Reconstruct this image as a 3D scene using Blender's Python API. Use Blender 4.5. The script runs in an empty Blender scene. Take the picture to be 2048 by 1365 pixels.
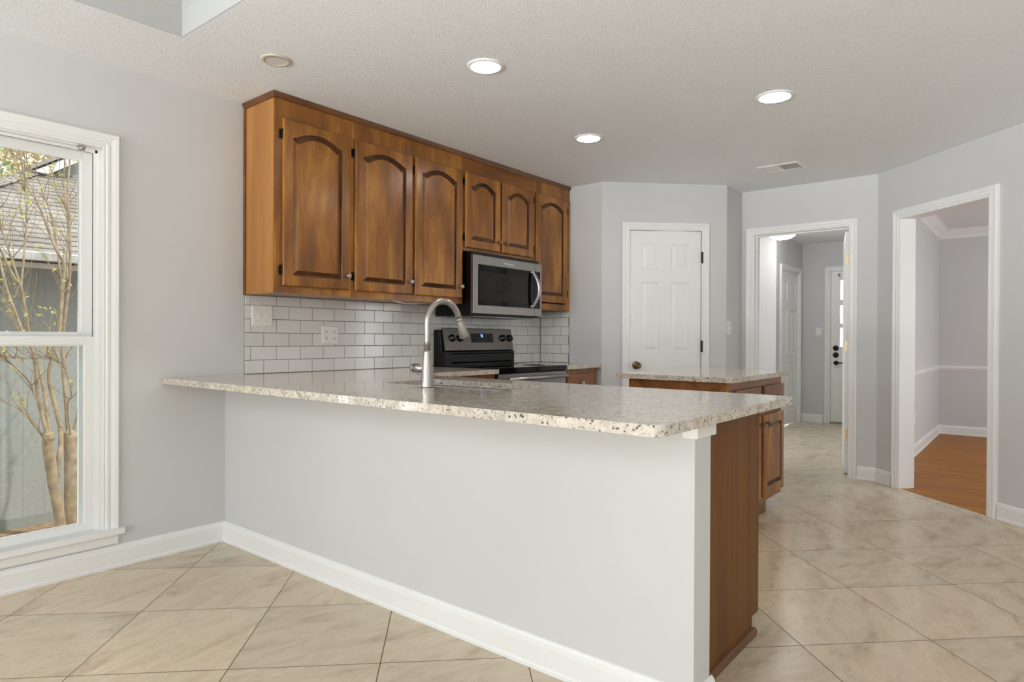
import bpy, bmesh, math, random
from mathutils import Vector, Matrix

S = bpy.context.scene
COL = S.collection
PI = math.pi

# ------------------------------------------------------------------ camera
TH, PIT, ROL, CAM_H, FPX = 0.6832, -0.0043, 0.0045, 1.1256, 1292.636
fw = Vector((math.cos(TH) * math.cos(PIT), math.sin(TH) * math.cos(PIT), math.sin(PIT)))
rt = Vector((math.sin(TH), -math.cos(TH), 0.0))
up = rt.cross(fw)
r2 = rt * math.cos(ROL) + up * math.sin(ROL)
u2 = -rt * math.sin(ROL) + up * math.cos(ROL)
cam = bpy.data.cameras.new('camera')
cam.sensor_width = 36.0
cam.lens = 36.0 * FPX / 2048.0
cam.clip_start = 0.02
cam.clip_end = 200
camo = bpy.data.objects.new('camera', cam)
COL.objects.link(camo)
M3 = Matrix((r2, u2, -fw)).transposed()
camo.matrix_world = Matrix.Translation((0, 0, CAM_H)) @ M3.to_4x4()
S.camera = camo

# ------------------------------------------------------------------ world, sun, daylight, added fill, exposure
S.view_settings.view_transform = 'Standard'
S.view_settings.look = 'None'
S.view_settings.gamma = 1.0
S.view_settings.use_curve_mapping = False
S.view_settings.exposure = 0.0
S.cycles.max_bounces = 10
S.cycles.diffuse_bounces = 6
S.cycles.glossy_bounces = 5
S.cycles.transparent_max_bounces = 12
S.cycles.caustics_reflective = False
S.cycles.caustics_refractive = False
S.cycles.sample_clamp_indirect = 6.0

wd = bpy.data.worlds.new('sky')
S.world = wd
wd.use_nodes = True
bg = wd.node_tree.nodes['Background']
bg.inputs['Color'].default_value = (0.90, 0.96, 1.0, 1)
bg.inputs['Strength'].default_value = 1.7

sun = bpy.data.lights.new('sun', 'SUN')
sun.energy = 3.0
sun.angle = math.radians(2.0)
sun.color = (1.0, 0.96, 0.88)
suno = bpy.data.objects.new('sun', sun)
COL.objects.link(suno)
suno.rotation_euler = Vector((-0.35, 0.62, -0.80)).to_track_quat('-Z', 'Y').to_euler()


def daylight(name, loc, direction, sx, sy, power, color=(0.96, 0.98, 1.0), spread=180):  # makes the window daylight and the added fill lamps
    l = bpy.data.lights.new(name, 'AREA')
    l.shape = 'RECTANGLE'
    l.size, l.size_y = sx, sy
    l.energy = power
    l.color = color
    l.spread = math.radians(spread)
    o = bpy.data.objects.new(name, l)
    COL.objects.link(o)
    o.location = loc
    o.rotation_euler = Vector(direction).to_track_quat('-Z', 'Y').to_euler()
    return o


# daylight outside the windows of the rooms (behind the camera and in the dining room)
DAY = (0.90, 0.955, 1.0)
daylight('daylight_back', (-6.02, 0.0, 1.35), (1, 0, 0), 5.6, 2.1, 125, DAY)
daylight('daylight_front', (-1.8, -4.50, 1.2), (0, 1, 0), 4.2, 2.2, 13, DAY)
daylight('floor_fill_left', (-0.98, 3.80, 1.25), (0.30, -1, -0.55), 1.6, 1.8, 100, DAY)  # added lamp at the unseen second window, brightens the left floor
daylight('daylight_dining', (7.0, -2.85, 1.35), (0, 1, 0), 2.2, 1.6, 60, DAY)
daylight('hall_fill', (7.1, 3.5, 1.3), (0, -1, 0), 1.2, 1.4, 22, DAY)  # added lamp behind an unseen hall opening, brightens the jog wall
# added unseen fill lamps outside the glazed doors, aimed up to brighten the ceilings
daylight('ceiling_fill_back', (-6.10, 0.0, 0.40), (0.88, 0, 0.47), 5.4, 0.7, 190, DAY, 56)
daylight('ceiling_fill_front', (-1.8, -4.55, 0.30), (0, 0.86, 0.50), 4.0, 0.7, 60, DAY, 56)

# ------------------------------------------------------------------ dimensions
CEIL = 2.4424
YW = 3.487          # left wall
XF = 4.685          # far kitchen wall
YC = 3.171          # wall cabinet face frames
ZT = 0.914          # worktop
PA, PB = (4.685, 2.844), (5.445, 2.07)      # angled pantry wall
XD = 5.81           # doorway wall
BEND = (5.81, 0.992)
BD = Vector((-0.671, -0.7414)).normalized()  # direction of the angled right wall
XB, YB = -5.8, -4.2                          # rear and right-hand walls, behind the camera
BEND_END_S = (BEND[1] - YB) / -BD.y
DIN_S = (BEND[1] + 2.72) / -BD.y


# ------------------------------------------------------------------ mesh helpers
class MB:
    """collects geometry; build() links it as ONE mesh object"""

    def __init__(self, M=None):
        self.v, self.f, self.smooth, self.mi = [], [], [], []
        self.slot = 0
        self.M = M

    def addv(self, p):
        p = Vector(p)
        if self.M is not None:
            p = self.M @ p
        self.v.append(p)
        return len(self.v) - 1

    def face(self, idx, smooth=False):
        self.f.append(tuple(idx))
        self.smooth.append(smooth)
        self.mi.append(self.slot)

    def box(self, x0, x1, y0, y1, z0, z1):
        c = [(x0, y0, z0), (x1, y0, z0), (x1, y1, z0), (x0, y1, z0), (x0, y0, z1), (x1, y0, z1), (x1, y1, z1), (x0, y1, z1)]
        i = [self.addv(p) for p in c]
        for q in ((3, 2, 1, 0), (4, 5, 6, 7), (0, 1, 5, 4), (1, 2, 6, 5), (2, 3, 7, 6), (3, 0, 4, 7)):
            self.face([i[k] for k in q])
        return self

    def loops(self, loops, close=True, cap0=False, cap1=False, smooth=False, wrap=False):
        ids = [[self.addv(p) for p in L] for L in loops]
        n = len(ids[0])
        pairs = list(zip(ids, ids[1:]))
        if wrap:
            pairs.append((ids[-1], ids[0]))
        for a, b in pairs:
            for k in range(n if close else n - 1):
                k2 = (k + 1) % n
                self.face((a[k], a[k2], b[k2], b[k]), smooth)
        if cap0:
            self.face(list(reversed(ids[0])))
        if cap1:
            self.face(ids[-1])
        return self

    def lathe(self, prof, origin=(0, 0, 0), axis=(0, 0, 1), n=24, smooth=True):
        ax = Vector(axis).normalized()
        t = Vector((1, 0, 0)) if abs(ax.x) < 0.9 else Vector((0, 1, 0))
        a = ax.cross(t).normalized()
        b = ax.cross(a)
        o = Vector(origin)
        L = []
        for r, h in prof:
            L.append([o + ax * h + (a * math.cos(2 * PI * k / n) + b * math.sin(2 * PI * k / n)) * max(r, 1e-5) for k in range(n)])
        return self.loops(L, smooth=smooth, cap0=prof[0][0] > 1e-4, cap1=prof[-1][0] > 1e-4)

    def tube(self, pts, rad, n=10, smooth=True):
        pts = [Vector(p) for p in pts]
        if not hasattr(rad, '__len__'):
            rad = [rad] * len(pts)
        L = []
        prev = None
        for i, p in enumerate(pts):
            d = (pts[min(i + 1, len(pts) - 1)] - pts[max(i - 1, 0)]).normalized()
            if prev is None:
                t = Vector((0, 0, 1)) if abs(d.z) < 0.9 else Vector((1, 0, 0))
                a = d.cross(t).normalized()
            else:
                a = (prev - d * prev.dot(d)).normalized()
            prev = a
            b = d.cross(a)
            L.append([p + (a * math.cos(2 * PI * k / n) + b * math.sin(2 * PI * k / n)) * rad[i] for k in range(n)])
        return self.loops(L, smooth=smooth, cap0=True, cap1=True)

    def sweep(self, path, prof, closed=False, cap=True):
        """path in the local xy plane; prof = [(across, out)]; across is measured to the LEFT of the travel direction"""
        P = [Vector(p) for p in path]
        n = len(P)
        L = []
        for i in range(n):
            if closed:
                d0 = (P[i] - P[i - 1]).normalized()
                d1 = (P[(i + 1) % n] - P[i]).normalized()
            else:
                d0 = (P[i] - P[i - 1]).normalized() if i > 0 else (P[1] - P[0]).normalized()
                d1 = (P[i + 1] - P[i]).normalized() if i < n - 1 else d0
            n0 = Vector((-d0.y, d0.x))
            n1 = Vector((-d1.y, d1.x))
            m = (n0 + n1).normalized()
            k = 1.0 / max(0.2, m.dot(n0))
            L.append([(P[i].x + m.x * k * a, P[i].y + m.y * k * a, c) for a, c in prof])
        if closed:
            L.append(L[0])
        self.loops(L, close=True, cap0=cap and not closed, cap1=cap and not closed)
        return self

    def slab(self, outer, holes, z0, z1):
        """polygon with holes in local xy, between local z0 and z1"""
        bm = bmesh.new()
        edges = []
        for L in [outer] + list(holes):
            vs = [bm.verts.new((p[0], p[1], 0)) for p in L]
            for k in range(len(vs)):
                edges.append(bm.edges.new((vs[k], vs[(k + 1) % len(vs)])))
        bmesh.ops.triangle_fill(bm, use_beauty=True, use_dissolve=False, edges=edges)
        bm.verts.ensure_lookup_table()
        bm.verts.index_update()
        co = [v.co.copy() for v in bm.verts]
        fs = [[v.index for v in f.verts] for f in bm.faces]
        bm.free()
        top = [self.addv((c.x, c.y, z1)) for c in co]
        bot = [self.addv((c.x, c.y, z0)) for c in co]
        for f in fs:
            a, b, c = (co[k] for k in f[:3])
            ccw = (b - a).cross(c - a).z > 0
            g = f if ccw else list(reversed(f))
            self.face([top[k] for k in g])
            self.face([bot[k] for k in reversed(g)])
        base = 0
        for L in [outer] + list(holes):
            n = len(L)
            for k in range(n):
                a, b = base + k, base + (k + 1) % n
                self.face((bot[a], bot[b], top[b], top[a]))
            base += n
        return self

    def build(self, name, mat, parent=None, bevel=0.0, seg=2, props=None):
        me = bpy.data.meshes.new(name)
        org = Vector((0, 0, 0))
        me.from_pydata([tuple(p) for p in self.v], [], self.f)
        me.polygons.foreach_set('use_smooth', self.smooth)
        for m_ in (mat if isinstance(mat, (list, tuple)) else [mat]):
            me.materials.append(m_)
        me.polygons.foreach_set('material_index', self.mi)
        bm = bmesh.new()
        bm.from_mesh(me)
        bmesh.ops.remove_doubles(bm, verts=bm.verts, dist=1e-6)
        bmesh.ops.recalc_face_normals(bm, faces=bm.faces)
        bm.to_mesh(me)
        bm.free()
        o = bpy.data.objects.new(name, me)
        COL.objects.link(o)
        if parent is not None:
            o.parent = parent
            o.matrix_parent_inverse = world_of(parent).inverted()
        if bevel > 0:
            b = o.modifiers.new('bevel', 'BEVEL')
            b.width = bevel
            b.segments = seg
            b.limit_method = 'ANGLE'
            b.angle_limit = math.radians(40)
            b.harden_normals = False
        return o


def world_of(o):
    m = Matrix.Translation(o.location) @ o.rotation_euler.to_matrix().to_4x4()
    if o.parent is not None:
        m = world_of(o.parent) @ o.matrix_parent_inverse @ m
    return m


def empty(name, loc=(0, 0, 0), rz=0.0):
    o = bpy.data.objects.new(name, None)
    o.empty_display_size = 0.1
    COL.objects.link(o)
    o.location = loc
    o.rotation_euler = (0, 0, rz)
    return o


def tag(o, label=None, cat=None, group=None, kind=None):
    if label:
        o['label'] = label
    if cat:
        o['category'] = cat
    if group:
        o['group'] = group
    if kind:
        o['kind'] = kind
    return o


def rrect(x0, x1, y0, y1, r, n=5, corners=(1, 1, 1, 1)):
    """rounded rectangle, counter-clockwise from lower left"""
    out = []
    for (cx, cy, a0, on) in ((x0 + r, y0 + r, PI, corners[0]), (x1 - r, y0 + r, 1.5 * PI, corners[1]), (x1 - r, y1 - r, 0, corners[2]), (x0 + r, y1 - r, 0.5 * PI, corners[3])):
        if on:
            for k in range(n + 1):
                a = a0 + 0.5 * PI * k / n
                out.append((cx + r * math.cos(a), cy + r * math.sin(a)))
        else:
            a = a0 + 0.25 * PI
            out.append((cx + r * (1 if math.cos(a) > 0 else -1), cy + r * (1 if math.sin(a) > 0 else -1)))
    return out


def frame_matrix(origin, xdir, ydir):
    """local x -> xdir, local y -> ydir, local z -> x cross y"""
    x = Vector(xdir).normalized()
    y = Vector(ydir).normalized()
    z = x.cross(y)
    m = Matrix((x, y, z)).transposed().to_4x4()
    m.translation = Vector(origin)
    return m


def wall_frame(p, d):
    """plan point p, plan direction d (room on the RIGHT of d seen from above gives out = +z into the room)"""
    return frame_matrix((p[0], p[1], 0), (d[0], d[1], 0), (0, 0, 1))   # local z = d x up = (dy,-dx): right of travel


# ------------------------------------------------------------------ materials
class NT:
    def __init__(self, name):
        self.m = bpy.data.materials.new(name)
        self.m.use_nodes = True
        self.t = self.m.node_tree
        self.n = self.t.nodes
        self.bsdf = self.n['Principled BSDF']

    def node(self, typ, ins=None, **kw):
        nd = self.n.new(typ)
        for k, v in kw.items():
            setattr(nd, k, v)
        for k, v in (ins or {}).items():
            self.put(nd.inputs[k], v)
        return nd

    def put(self, sock, v):
        if isinstance(v, bpy.types.NodeSocket):
            self.t.links.new(v, sock)
        else:
            sock.default_value = v

    def math(self, op, a, b=0.0, c=0.0, clamp=False):
        nd = self.n.new('ShaderNodeMath')
        nd.operation = op
        nd.use_clamp = clamp
        self.put(nd.inputs[0], a)
        self.put(nd.inputs[1], b)
        self.put(nd.inputs[2], c)
        return nd.outputs[0]

    def coord(self, scale=(1, 1, 1), loc=(0, 0, 0), rot=(0, 0, 0), obj=True):
        tc = self.n.new('ShaderNodeTexCoord')
        mp = self.node('ShaderNodeMapping', {'Vector': tc.outputs['Object'] if obj else tc.outputs['Generated'], 'Scale': scale, 'Location': loc, 'Rotation': rot})
        return mp.outputs[0]

    def noise(self, vec, scale, detail=4.0, rough=0.55, dist=0.0):
        nd = self.node('ShaderNodeTexNoise', {'Vector': vec, 'Scale': scale, 'Detail': detail, 'Roughness': rough, 'Distortion': dist})
        return nd.outputs[0]

    def ramp(self, fac, stops, interp='LINEAR'):
        nd = self.n.new('ShaderNodeValToRGB')
        nd.color_ramp.interpolation = interp
        e = nd.color_ramp.elements
        while len(e) > 1:
            e.remove(e[-1])
        e[0].position = stops[0][0]
        e[0].color = c4(stops[0][1])
        for p, c in stops[1:]:
            k = e.new(p)
            k.color = c4(c)
        self.put(nd.inputs[0], fac)
        return nd.outputs[0]

    def mix(self, fac, a, b, mode='MIX'):
        nd = self.n.new('ShaderNodeMix')
        nd.data_type = 'RGBA'
        nd.blend_type = mode
        self.put(nd.inputs[0], fac)
        self.put(nd.inputs[6], c4(a) if not isinstance(a, bpy.types.NodeSocket) else a)
        self.put(nd.inputs[7], c4(b) if not isinstance(b, bpy.types.NodeSocket) else b)
        return nd.outputs[2]

    def bump(self, h, strength=0.3, dist=0.01):
        nd = self.node('ShaderNodeBump', {'Height': h, 'Strength': strength, 'Distance': dist})
        self.put(self.bsdf.inputs['Normal'], nd.outputs[0])

    def set(self, **kw):
        names = dict(color='Base Color', rough='Roughness', metal='Metallic', spec='Specular IOR Level', coat='Coat Weight', coat_rough='Coat Roughness', emit='Emission Color', emit_s='Emission Strength', ior='IOR')
        for k, v in kw.items():
            if k in ('color', 'emit') and not isinstance(v, bpy.types.NodeSocket):
                v = c4(v)
            self.put(self.bsdf.inputs[names[k]], v)
        return self.m


def c4(c):
    if isinstance(c, (int, float)):
        return (c, c, c, 1)
    c = tuple(c)
    return c if len(c) == 4 else c + (1,)


def srgb(r, g, b):
    f = lambda x: (x / 255 / 12.92) if x <= 10 else ((x / 255 + 0.055) / 1.055) ** 2.4
    return (f(r), f(g), f(b))


def simple(name, color, rough=0.5, metal=0.0, noise=0.0, nscale=40, **kw):
    t = NT(name)
    if noise:
        n = t.noise(t.coord(), nscale, 3)
        v = t.ramp(n, [(0.3, tuple(c * (1 - noise) for c in color)), (0.7, tuple(min(1, c * (1 + noise)) for c in color))])
        t.set(color=v)
    else:
        t.set(color=color)
    return t.set(rough=rough, metal=metal, **kw)


M = {}


def make_materials():
    # wall paint, light warm grey
    t = NT('wall_paint')
    n2 = t.noise(t.coord(), 1.2, 2)
    M['wall'] = t.set(color=t.ramp(n2, [(0.3, srgb(204, 204, 204)), (0.7, srgb(207, 207, 207))]), rough=0.7)
    # white trim, satin
    t = NT('trim_paint')
    n = t.noise(t.coord(), 3, 2)
    M['trim'] = t.set(color=t.ramp(n, [(0.3, srgb(233, 233, 232)), (0.7, srgb(236, 236, 235))]), rough=0.38)
    # popcorn ceiling
    t = NT('ceiling_popcorn')
    c = t.coord()
    a = t.noise(c, 105, 4, 0.65, 0.3)
    b = t.noise(c, 240, 3, 0.6)
    h = t.math('ADD', t.math('MULTIPLY', a, 1.0), t.math('MULTIPLY', b, 0.5))
    t.bump(h, 0.7, 0.008)
    M['ceiling'] = t.set(color=t.ramp(a, [(0.35, srgb(236, 237, 239)), (0.7, srgb(243, 244, 246))]), rough=0.9)
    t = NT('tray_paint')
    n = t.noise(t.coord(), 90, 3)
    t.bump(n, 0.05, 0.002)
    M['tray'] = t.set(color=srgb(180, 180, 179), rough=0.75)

    # stone tile floor, laid diagonally
    t = NT('floor_tile')
    ang, sp, oa, ob = -0.7939, 0.5087, 0.2691, 0.2264
    tc = t.n.new('ShaderNodeTexCoord')
    sep = t.node('ShaderNodeSeparateXYZ', {0: tc.outputs['Object']})
    X, Y = sep.outputs[0], sep.outputs[1]
    ca, sa = math.cos(ang), math.sin(ang)
    A = t.math('DIVIDE', t.math('SUBTRACT', t.math('ADD', t.math('MULTIPLY', X, ca), t.math('MULTIPLY', Y, sa)), oa), sp)
    B = t.math('DIVIDE', t.math('SUBTRACT', t.math('ADD', t.math('MULTIPLY', X, -sa), t.math('MULTIPLY', Y, ca)), ob), sp)
    fa, fb = t.math('FRACT', A), t.math('FRACT', B)
    ea = t.math('MINIMUM', fa, t.math('SUBTRACT', 1.0, fa))
    eb = t.math('MINIMUM', fb, t.math('SUBTRACT', 1.0, fb))
    edge = t.math('MINIMUM', ea, eb)
    grout = t.math('LESS_THAN', edge, 0.0038)
    ia, ib = t.math('FLOOR', A), t.math('FLOOR', B)
    idv = t.node('ShaderNodeCombineXYZ', {0: ia, 1: ib, 2: 0.0}).outputs[0]
    wn = t.node('ShaderNodeTexWhiteNoise', {'Vector': idv}, noise_dimensions='3D')
    rnd = wn.outputs['Value']
    swap = t.math('GREATER_THAN', rnd, 0.45)
    # per tile stretched coordinates
    ua = t.math('ADD', t.math('MULTIPLY', fa, t.math('SUBTRACT', 1.0, swap)), t.math('MULTIPLY', fb, swap))
    ub = t.math('ADD', t.math('MULTIPLY', fb, t.math('SUBTRACT', 1.0, swap)), t.math('MULTIPLY', fa, swap))
    k = t.math('ADD', ua, t.math('MULTIPLY', ub, 0.55))
    k2 = t.math('SUBTRACT', ub, t.math('MULTIPLY', ua, 0.55))
    vec = t.node('ShaderNodeCombineXYZ', {0: k, 1: t.math('MULTIPLY', k2, 2.6), 2: t.math('MULTIPLY', rnd, 37.0)}).outputs[0]
    n1 = t.noise(vec, 1.7, 7, 0.6, 0.35)
    n2 = t.noise(vec, 5.5, 7, 0.68, 0.7)
    base = t.ramp(n1, [(0.28, srgb(182, 167, 143)), (0.40, srgb(203, 189, 165)), (0.55, srgb(216, 203, 181)), (0.66, srgb(208, 193, 168)), (0.80, srgb(190, 173, 147))])
    streak = t.ramp(n2, [(0.485, (0, 0, 0)), (0.5, (1, 1, 1)), (0.515, (0, 0, 0))])
    gate = t.ramp(t.noise(vec, 2.3, 3, 0.5), [(0.5, (0, 0, 0)), (0.62, (1, 1, 1))])
    light = t.ramp(n2, [(0.58, (0, 0, 0)), (0.68, (1, 1, 1))])
    col = t.mix(t.math('MULTIPLY', t.math('MULTIPLY', streak, gate), 0.5), base, srgb(150, 122, 96))
    col = t.mix(t.math('MULTIPLY', light, 0.45), col, srgb(233, 224, 206))
    tint = t.ramp(rnd, [(0.0, srgb(240, 239, 236)), (0.5, srgb(247, 244, 239)), (1.0, srgb(255, 250, 245))])
    col = t.mix(1.0, col, tint, 'MULTIPLY')
    col = t.mix(grout, col, srgb(98, 84, 68))
    n3 = t.noise(vec, 14, 5, 0.6)
    hgt = t.math('SUBTRACT', t.math('MULTIPLY', n3, 0.25), t.math('MULTIPLY', grout, 0.6))
    t.bump(hgt, 0.10, 0.0012)
    rg = t.math('ADD', t.math('MULTIPLY', n3, 0.10), t.math('ADD', 0.17, t.math('MULTIPLY', grout, 0.4)))
    M['tile'] = t.set(color=col, rough=rg, spec=0.42)

    # strip hardwood, boards run along Y with thin dark streaks
    t = NT('floor_hardwood')
    tc = t.n.new('ShaderNodeTexCoord')
    sep = t.node('ShaderNodeSeparateXYZ', {0: tc.outputs['Object']})
    bi = t.math('FLOOR', t.math('DIVIDE', sep.outputs[0], 0.058))
    fx = t.math('FRACT', t.math('DIVIDE', sep.outputs[0], 0.058))
    wn = t.node('ShaderNodeTexWhiteNoise', {'W': bi}, noise_dimensions='1D')
    yo = t.math('ADD', sep.outputs[1], t.math('MULTIPLY', wn.outputs['Value'], 7.0))
    bl = t.math('FLOOR', t.math('DIVIDE', yo, 0.8))
    wn2 = t.node('ShaderNodeTexWhiteNoise', {'Vector': t.node('ShaderNodeCombineXYZ', {0: bi, 1: bl}).outputs[0]}, noise_dimensions='3D')
    vec = t.node('ShaderNodeCombineXYZ', {0: t.math('MULTIPLY', sep.outputs[0], 26.0), 1: t.math('MULTIPLY', yo, 0.7), 2: t.math('MULTIPLY', wn2.outputs['Value'], 9.0)}).outputs[0]
    g = t.noise(vec, 2.2, 6, 0.65, 0.4)
    colr = t.ramp(g, [(0.3, srgb(104, 60, 8)), (0.5, srgb(178, 112, 20)), (0.7, srgb(204, 136, 36))])
    colr = t.mix(t.math('MULTIPLY', wn2.outputs['Value'], 0.42), colr, srgb(140, 82, 18))
    seam = t.math('LESS_THAN', fx, 0.06)
    colr = t.mix(t.math('MULTIPLY', seam, 0.75), colr, srgb(62, 32, 8))
    M['hardwood'] = t.set(color=colr, rough=0.45, spec=0.25)

    # stained maple
    def wood(name, stretch, dark, mid, light, rough=0.33):
        t = NT(name)
        tc = t.n.new('ShaderNodeTexCoord')
        oi = t.n.new('ShaderNodeObjectInfo')
        off = t.node('ShaderNodeCombineXYZ', {0: t.math('MULTIPLY', oi.outputs['Random'], 13.0), 1: t.math('MULTIPLY', oi.outputs['Random'], 5.0), 2: t.math('MULTIPLY', oi.outputs['Random'], 29.0)}).outputs[0]
        v = t.node('ShaderNodeVectorMath', {0: tc.outputs['Object'], 1: off}, operation='ADD').outputs[0]
        v = t.node('ShaderNodeMapping', {'Vector': v, 'Scale': stretch}).outputs[0]
        blotch = t.noise(v, 2.3, 4, 0.55, 0.3)
        grain = t.noise(v, 16, 6, 0.7, 0.3)
        fine = t.noise(v, 60, 3, 0.6)
        f = t.math('ADD', t.math('MULTIPLY', blotch, 0.80), t.math('ADD', t.math('MULTIPLY', grain, 0.15), t.math('MULTIPLY', fine, 0.05)))
        c = t.ramp(f, [(0.38, dark), (0.50, mid), (0.62, light)])
        return t.set(color=c, rough=rough, coat=0.3 if rough < 0.4 else 0.08, coat_rough=0.2, spec=0.4 if rough < 0.4 else 0.2)
    d, m, l = srgb(114, 69, 21), srgb(142, 89, 29), srgb(172, 117, 43)
    M['wood'] = wood('wood_vertical', (3.4, 3.4, 0.75), d, m, l)
    M['wood_h'] = wood('wood_horizontal', (0.55, 4.5, 4.5), srgb(104, 60, 20), srgb(130, 78, 26), srgb(150, 94, 34))
    M['wood_side'] = wood('wood_side_veneer', (3.0, 3.0, 0.3), srgb(158, 108, 58), srgb(170, 118, 65), srgb(181, 128, 73), 0.42)
    M['wood_end'] = wood('wood_end_panel', (6.0, 6.0, 0.35), srgb(98, 60, 24), srgb(110, 68, 27), srgb(120, 76, 31), 0.45)
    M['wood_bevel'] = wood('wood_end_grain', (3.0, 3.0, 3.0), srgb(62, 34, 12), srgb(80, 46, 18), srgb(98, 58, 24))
    M['wood_dark'] = wood('wood_trim', (1.0, 4.0, 4.0), srgb(86, 52, 22), srgb(106, 64, 28), srgb(122, 76, 34))

    # granite
    t = NT('granite')
    c = t.coord()
    wv = t.node('ShaderNodeVectorMath', {0: c, 1: t.node('ShaderNodeVectorMath', {0: t.node('ShaderNodeTexNoise', {'Vector': c, 'Scale': 9.0, 'Detail': 4.0}).outputs[1], 1: (0.10, 0.10, 0.10)}, operation='MULTIPLY').outputs[0]}, operation='ADD').outputs[0]
    n1 = t.noise(wv, 26, 6, 0.65, 0.8)
    n2 = t.noise(wv, 75, 5, 0.7, 0.5)
    n0 = t.noise(c, 3.0, 3, 0.5)
    base = t.ramp(n1, [(0.34, srgb(166, 157, 146)), (0.5, srgb(203, 194, 182)), (0.66, srgb(218, 211, 200))])
    warm = t.ramp(n0, [(0.4, (0, 0, 0)), (0.62, (1, 1, 1))])
    base = t.mix(t.math('MULTIPLY', warm, 0.35), base, srgb(205, 190, 168))
    gr = t.ramp(n2, [(0.54, (0, 0, 0)), (0.61, (1, 1, 1))])
    base = t.mix(t.math('MULTIPLY', gr, 0.62), base, srgb(140, 134, 127))
    vor = t.node('ShaderNodeTexVoronoi', {'Vector': wv, 'Scale': 115.0, 'Randomness': 1.0}, feature='F1')
    sel = t.node('ShaderNodeSeparateColor', {0: vor.outputs['Color']}).outputs[0]
    spk = t.math('MULTIPLY', t.math('LESS_THAN', vor.outputs['Distance'], 0.38), t.math('LESS_THAN', sel, t.math('MULTIPLY', n1, 0.46)))
    base = t.mix(t.math('MULTIPLY', spk, 0.85), base, srgb(62, 54, 50))
    M['granite'] = t.set(color=base, rough=0.09, spec=0.5)

    # backsplash
    t = NT('glazed_tile')
    geo = t.n.new('ShaderNodeNewGeometry')
    n = t.noise(t.coord(), 12, 2)
    t.bump(n, 0.04, 0.003)
    rn = geo.outputs['Random Per Island']
    M['glaze'] = t.set(color=t.ramp(rn, [(0, srgb(212, 211, 208)), (1, srgb(222, 221, 218))]), rough=0.13, spec=0.5)
    M['grout'] = simple('grout', srgb(132, 124, 115), 0.85, noise=0.08)

    # metals
    t = NT('brushed_steel')
    n = t.noise(t.coord((1, 1, 90)), 6, 4, 0.6)
    M['steel'] = t.set(color=t.ramp(n, [(0.3, srgb(168, 165, 161)), (0.7, srgb(190, 188, 184))]), metal=1.0, rough=0.33)
    t = NT('brushed_steel_dark')
    n = t.noise(t.coord((90, 1, 1)), 6, 4, 0.6)
    M['steel_dark'] = t.set(color=t.ramp(n, [(0.3, srgb(138, 134, 130)), (0.7, srgb(150, 146, 142))]), metal=1.0, rough=0.38)
    t = NT('brushed_steel_range')
    n = t.noise(t.coord((90, 1, 1)), 6, 4, 0.6)
    M['steel_range'] = t.set(color=t.ramp(n, [(0.3, srgb(112, 106, 100)), (0.7, srgb(122, 116, 110))]), metal=1.0, rough=0.4)
    M['nickel'] = simple('satin_nickel', srgb(176, 172, 166), 0.30, 1.0, noise=0.03, nscale=30)
    M['sink_steel'] = simple('sink_steel', srgb(205, 207, 210), 0.28, 1.0, noise=0.03, nscale=60)
    M['black'] = simple('black_enamel', srgb(12, 12, 12), 0.35, noise=0.1, spec=0.3)
    M['black_glass'] = simple('black_glass', srgb(6, 6, 7), 0.05, noise=0.05, spec=0.25)
    M['mw_window'] = simple('oven_window', srgb(30, 28, 27), 0.12, noise=0.05, spec=0.25)
    M['black_knob'] = simple('black_plastic', srgb(14, 14, 14), 0.35, noise=0.1)
    M['dark_bronze'] = simple('dark_bronze', srgb(42, 34, 28), 0.4, 0.8, noise=0.15, nscale=90)
    M['antique_brass'] = simple('antique_brass', srgb(122, 104, 78), 0.32, 1.0, noise=0.15, nscale=80)
    M['brass'] = simple('yellow_brass', srgb(192, 168, 126), 0.36, 1.0, noise=0.12, nscale=80)
    M['plastic'] = simple('ivory_plastic', srgb(232, 230, 225), 0.35, noise=0.01)
    M['slot'] = simple('slot_dark', srgb(70, 66, 62), 0.6, noise=0.1)
    M['ring_beige'] = simple('yellowed_trim_ring', srgb(204, 196, 180), 0.5, noise=0.04)
    M['baffle'] = simple('can_baffle', srgb(212, 213, 210), 0.45, noise=0.02)
    M['wire'] = simple('white_wire', srgb(215, 208, 195), 0.5, noise=0.05)
    M['lamp'] = simple('lit_lens', (1, 1, 1), 0.5, emit=(1.0, 0.98, 0.95), emit_s=75.0)
    M['dome'] = simple('lit_dome_glass', (1, 1, 1), 0.3, emit=(1.0, 0.98, 0.95), emit_s=24.0)
    M['digits'] = simple('blue_digits', (0.02, 0.05, 0.2), 0.5, emit=(0.25, 0.5, 1.0), emit_s=2.2)
    M['print'] = simple('light_lettering', srgb(214, 216, 216), 0.5, noise=0.02)
    M['legend'] = simple('control_legends', srgb(66, 66, 68), 0.5, noise=0.02)

    # window glass: thin sheet
    t = NT('window_glass')
    t.n.remove(t.bsdf)
    out = t.n['Material Output']
    tr = t.node('ShaderNodeBsdfTransparent', {'Color': (0.97, 0.985, 0.98, 1)})
    gl = t.node('ShaderNodeBsdfGlossy', {'Roughness': 0.02})
    fr = t.node('ShaderNodeFresnel', {'IOR': 1.45})
    mx = t.node('ShaderNodeMixShader', {0: fr.outputs[0], 1: tr.outputs[0], 2: gl.outputs[0]})
    t.t.links.new(mx.outputs[0], out.inputs[0])
    M['glass'] = t.m

    # outside
    t = NT('siding_paint')
    c = t.coord()
    sep = t.node('ShaderNodeSeparateXYZ', {0: c})
    fx = t.math('FRACT', t.math('DIVIDE', t.math('SUBTRACT', sep.outputs[0], 1.55), 0.16))
    gr = t.math('LESS_THAN', fx, 0.05)
    n = t.noise(c, 30, 4)
    col = t.ramp(n, [(0.3, srgb(150, 152, 148)), (0.7, srgb(161, 163, 158))])
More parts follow.
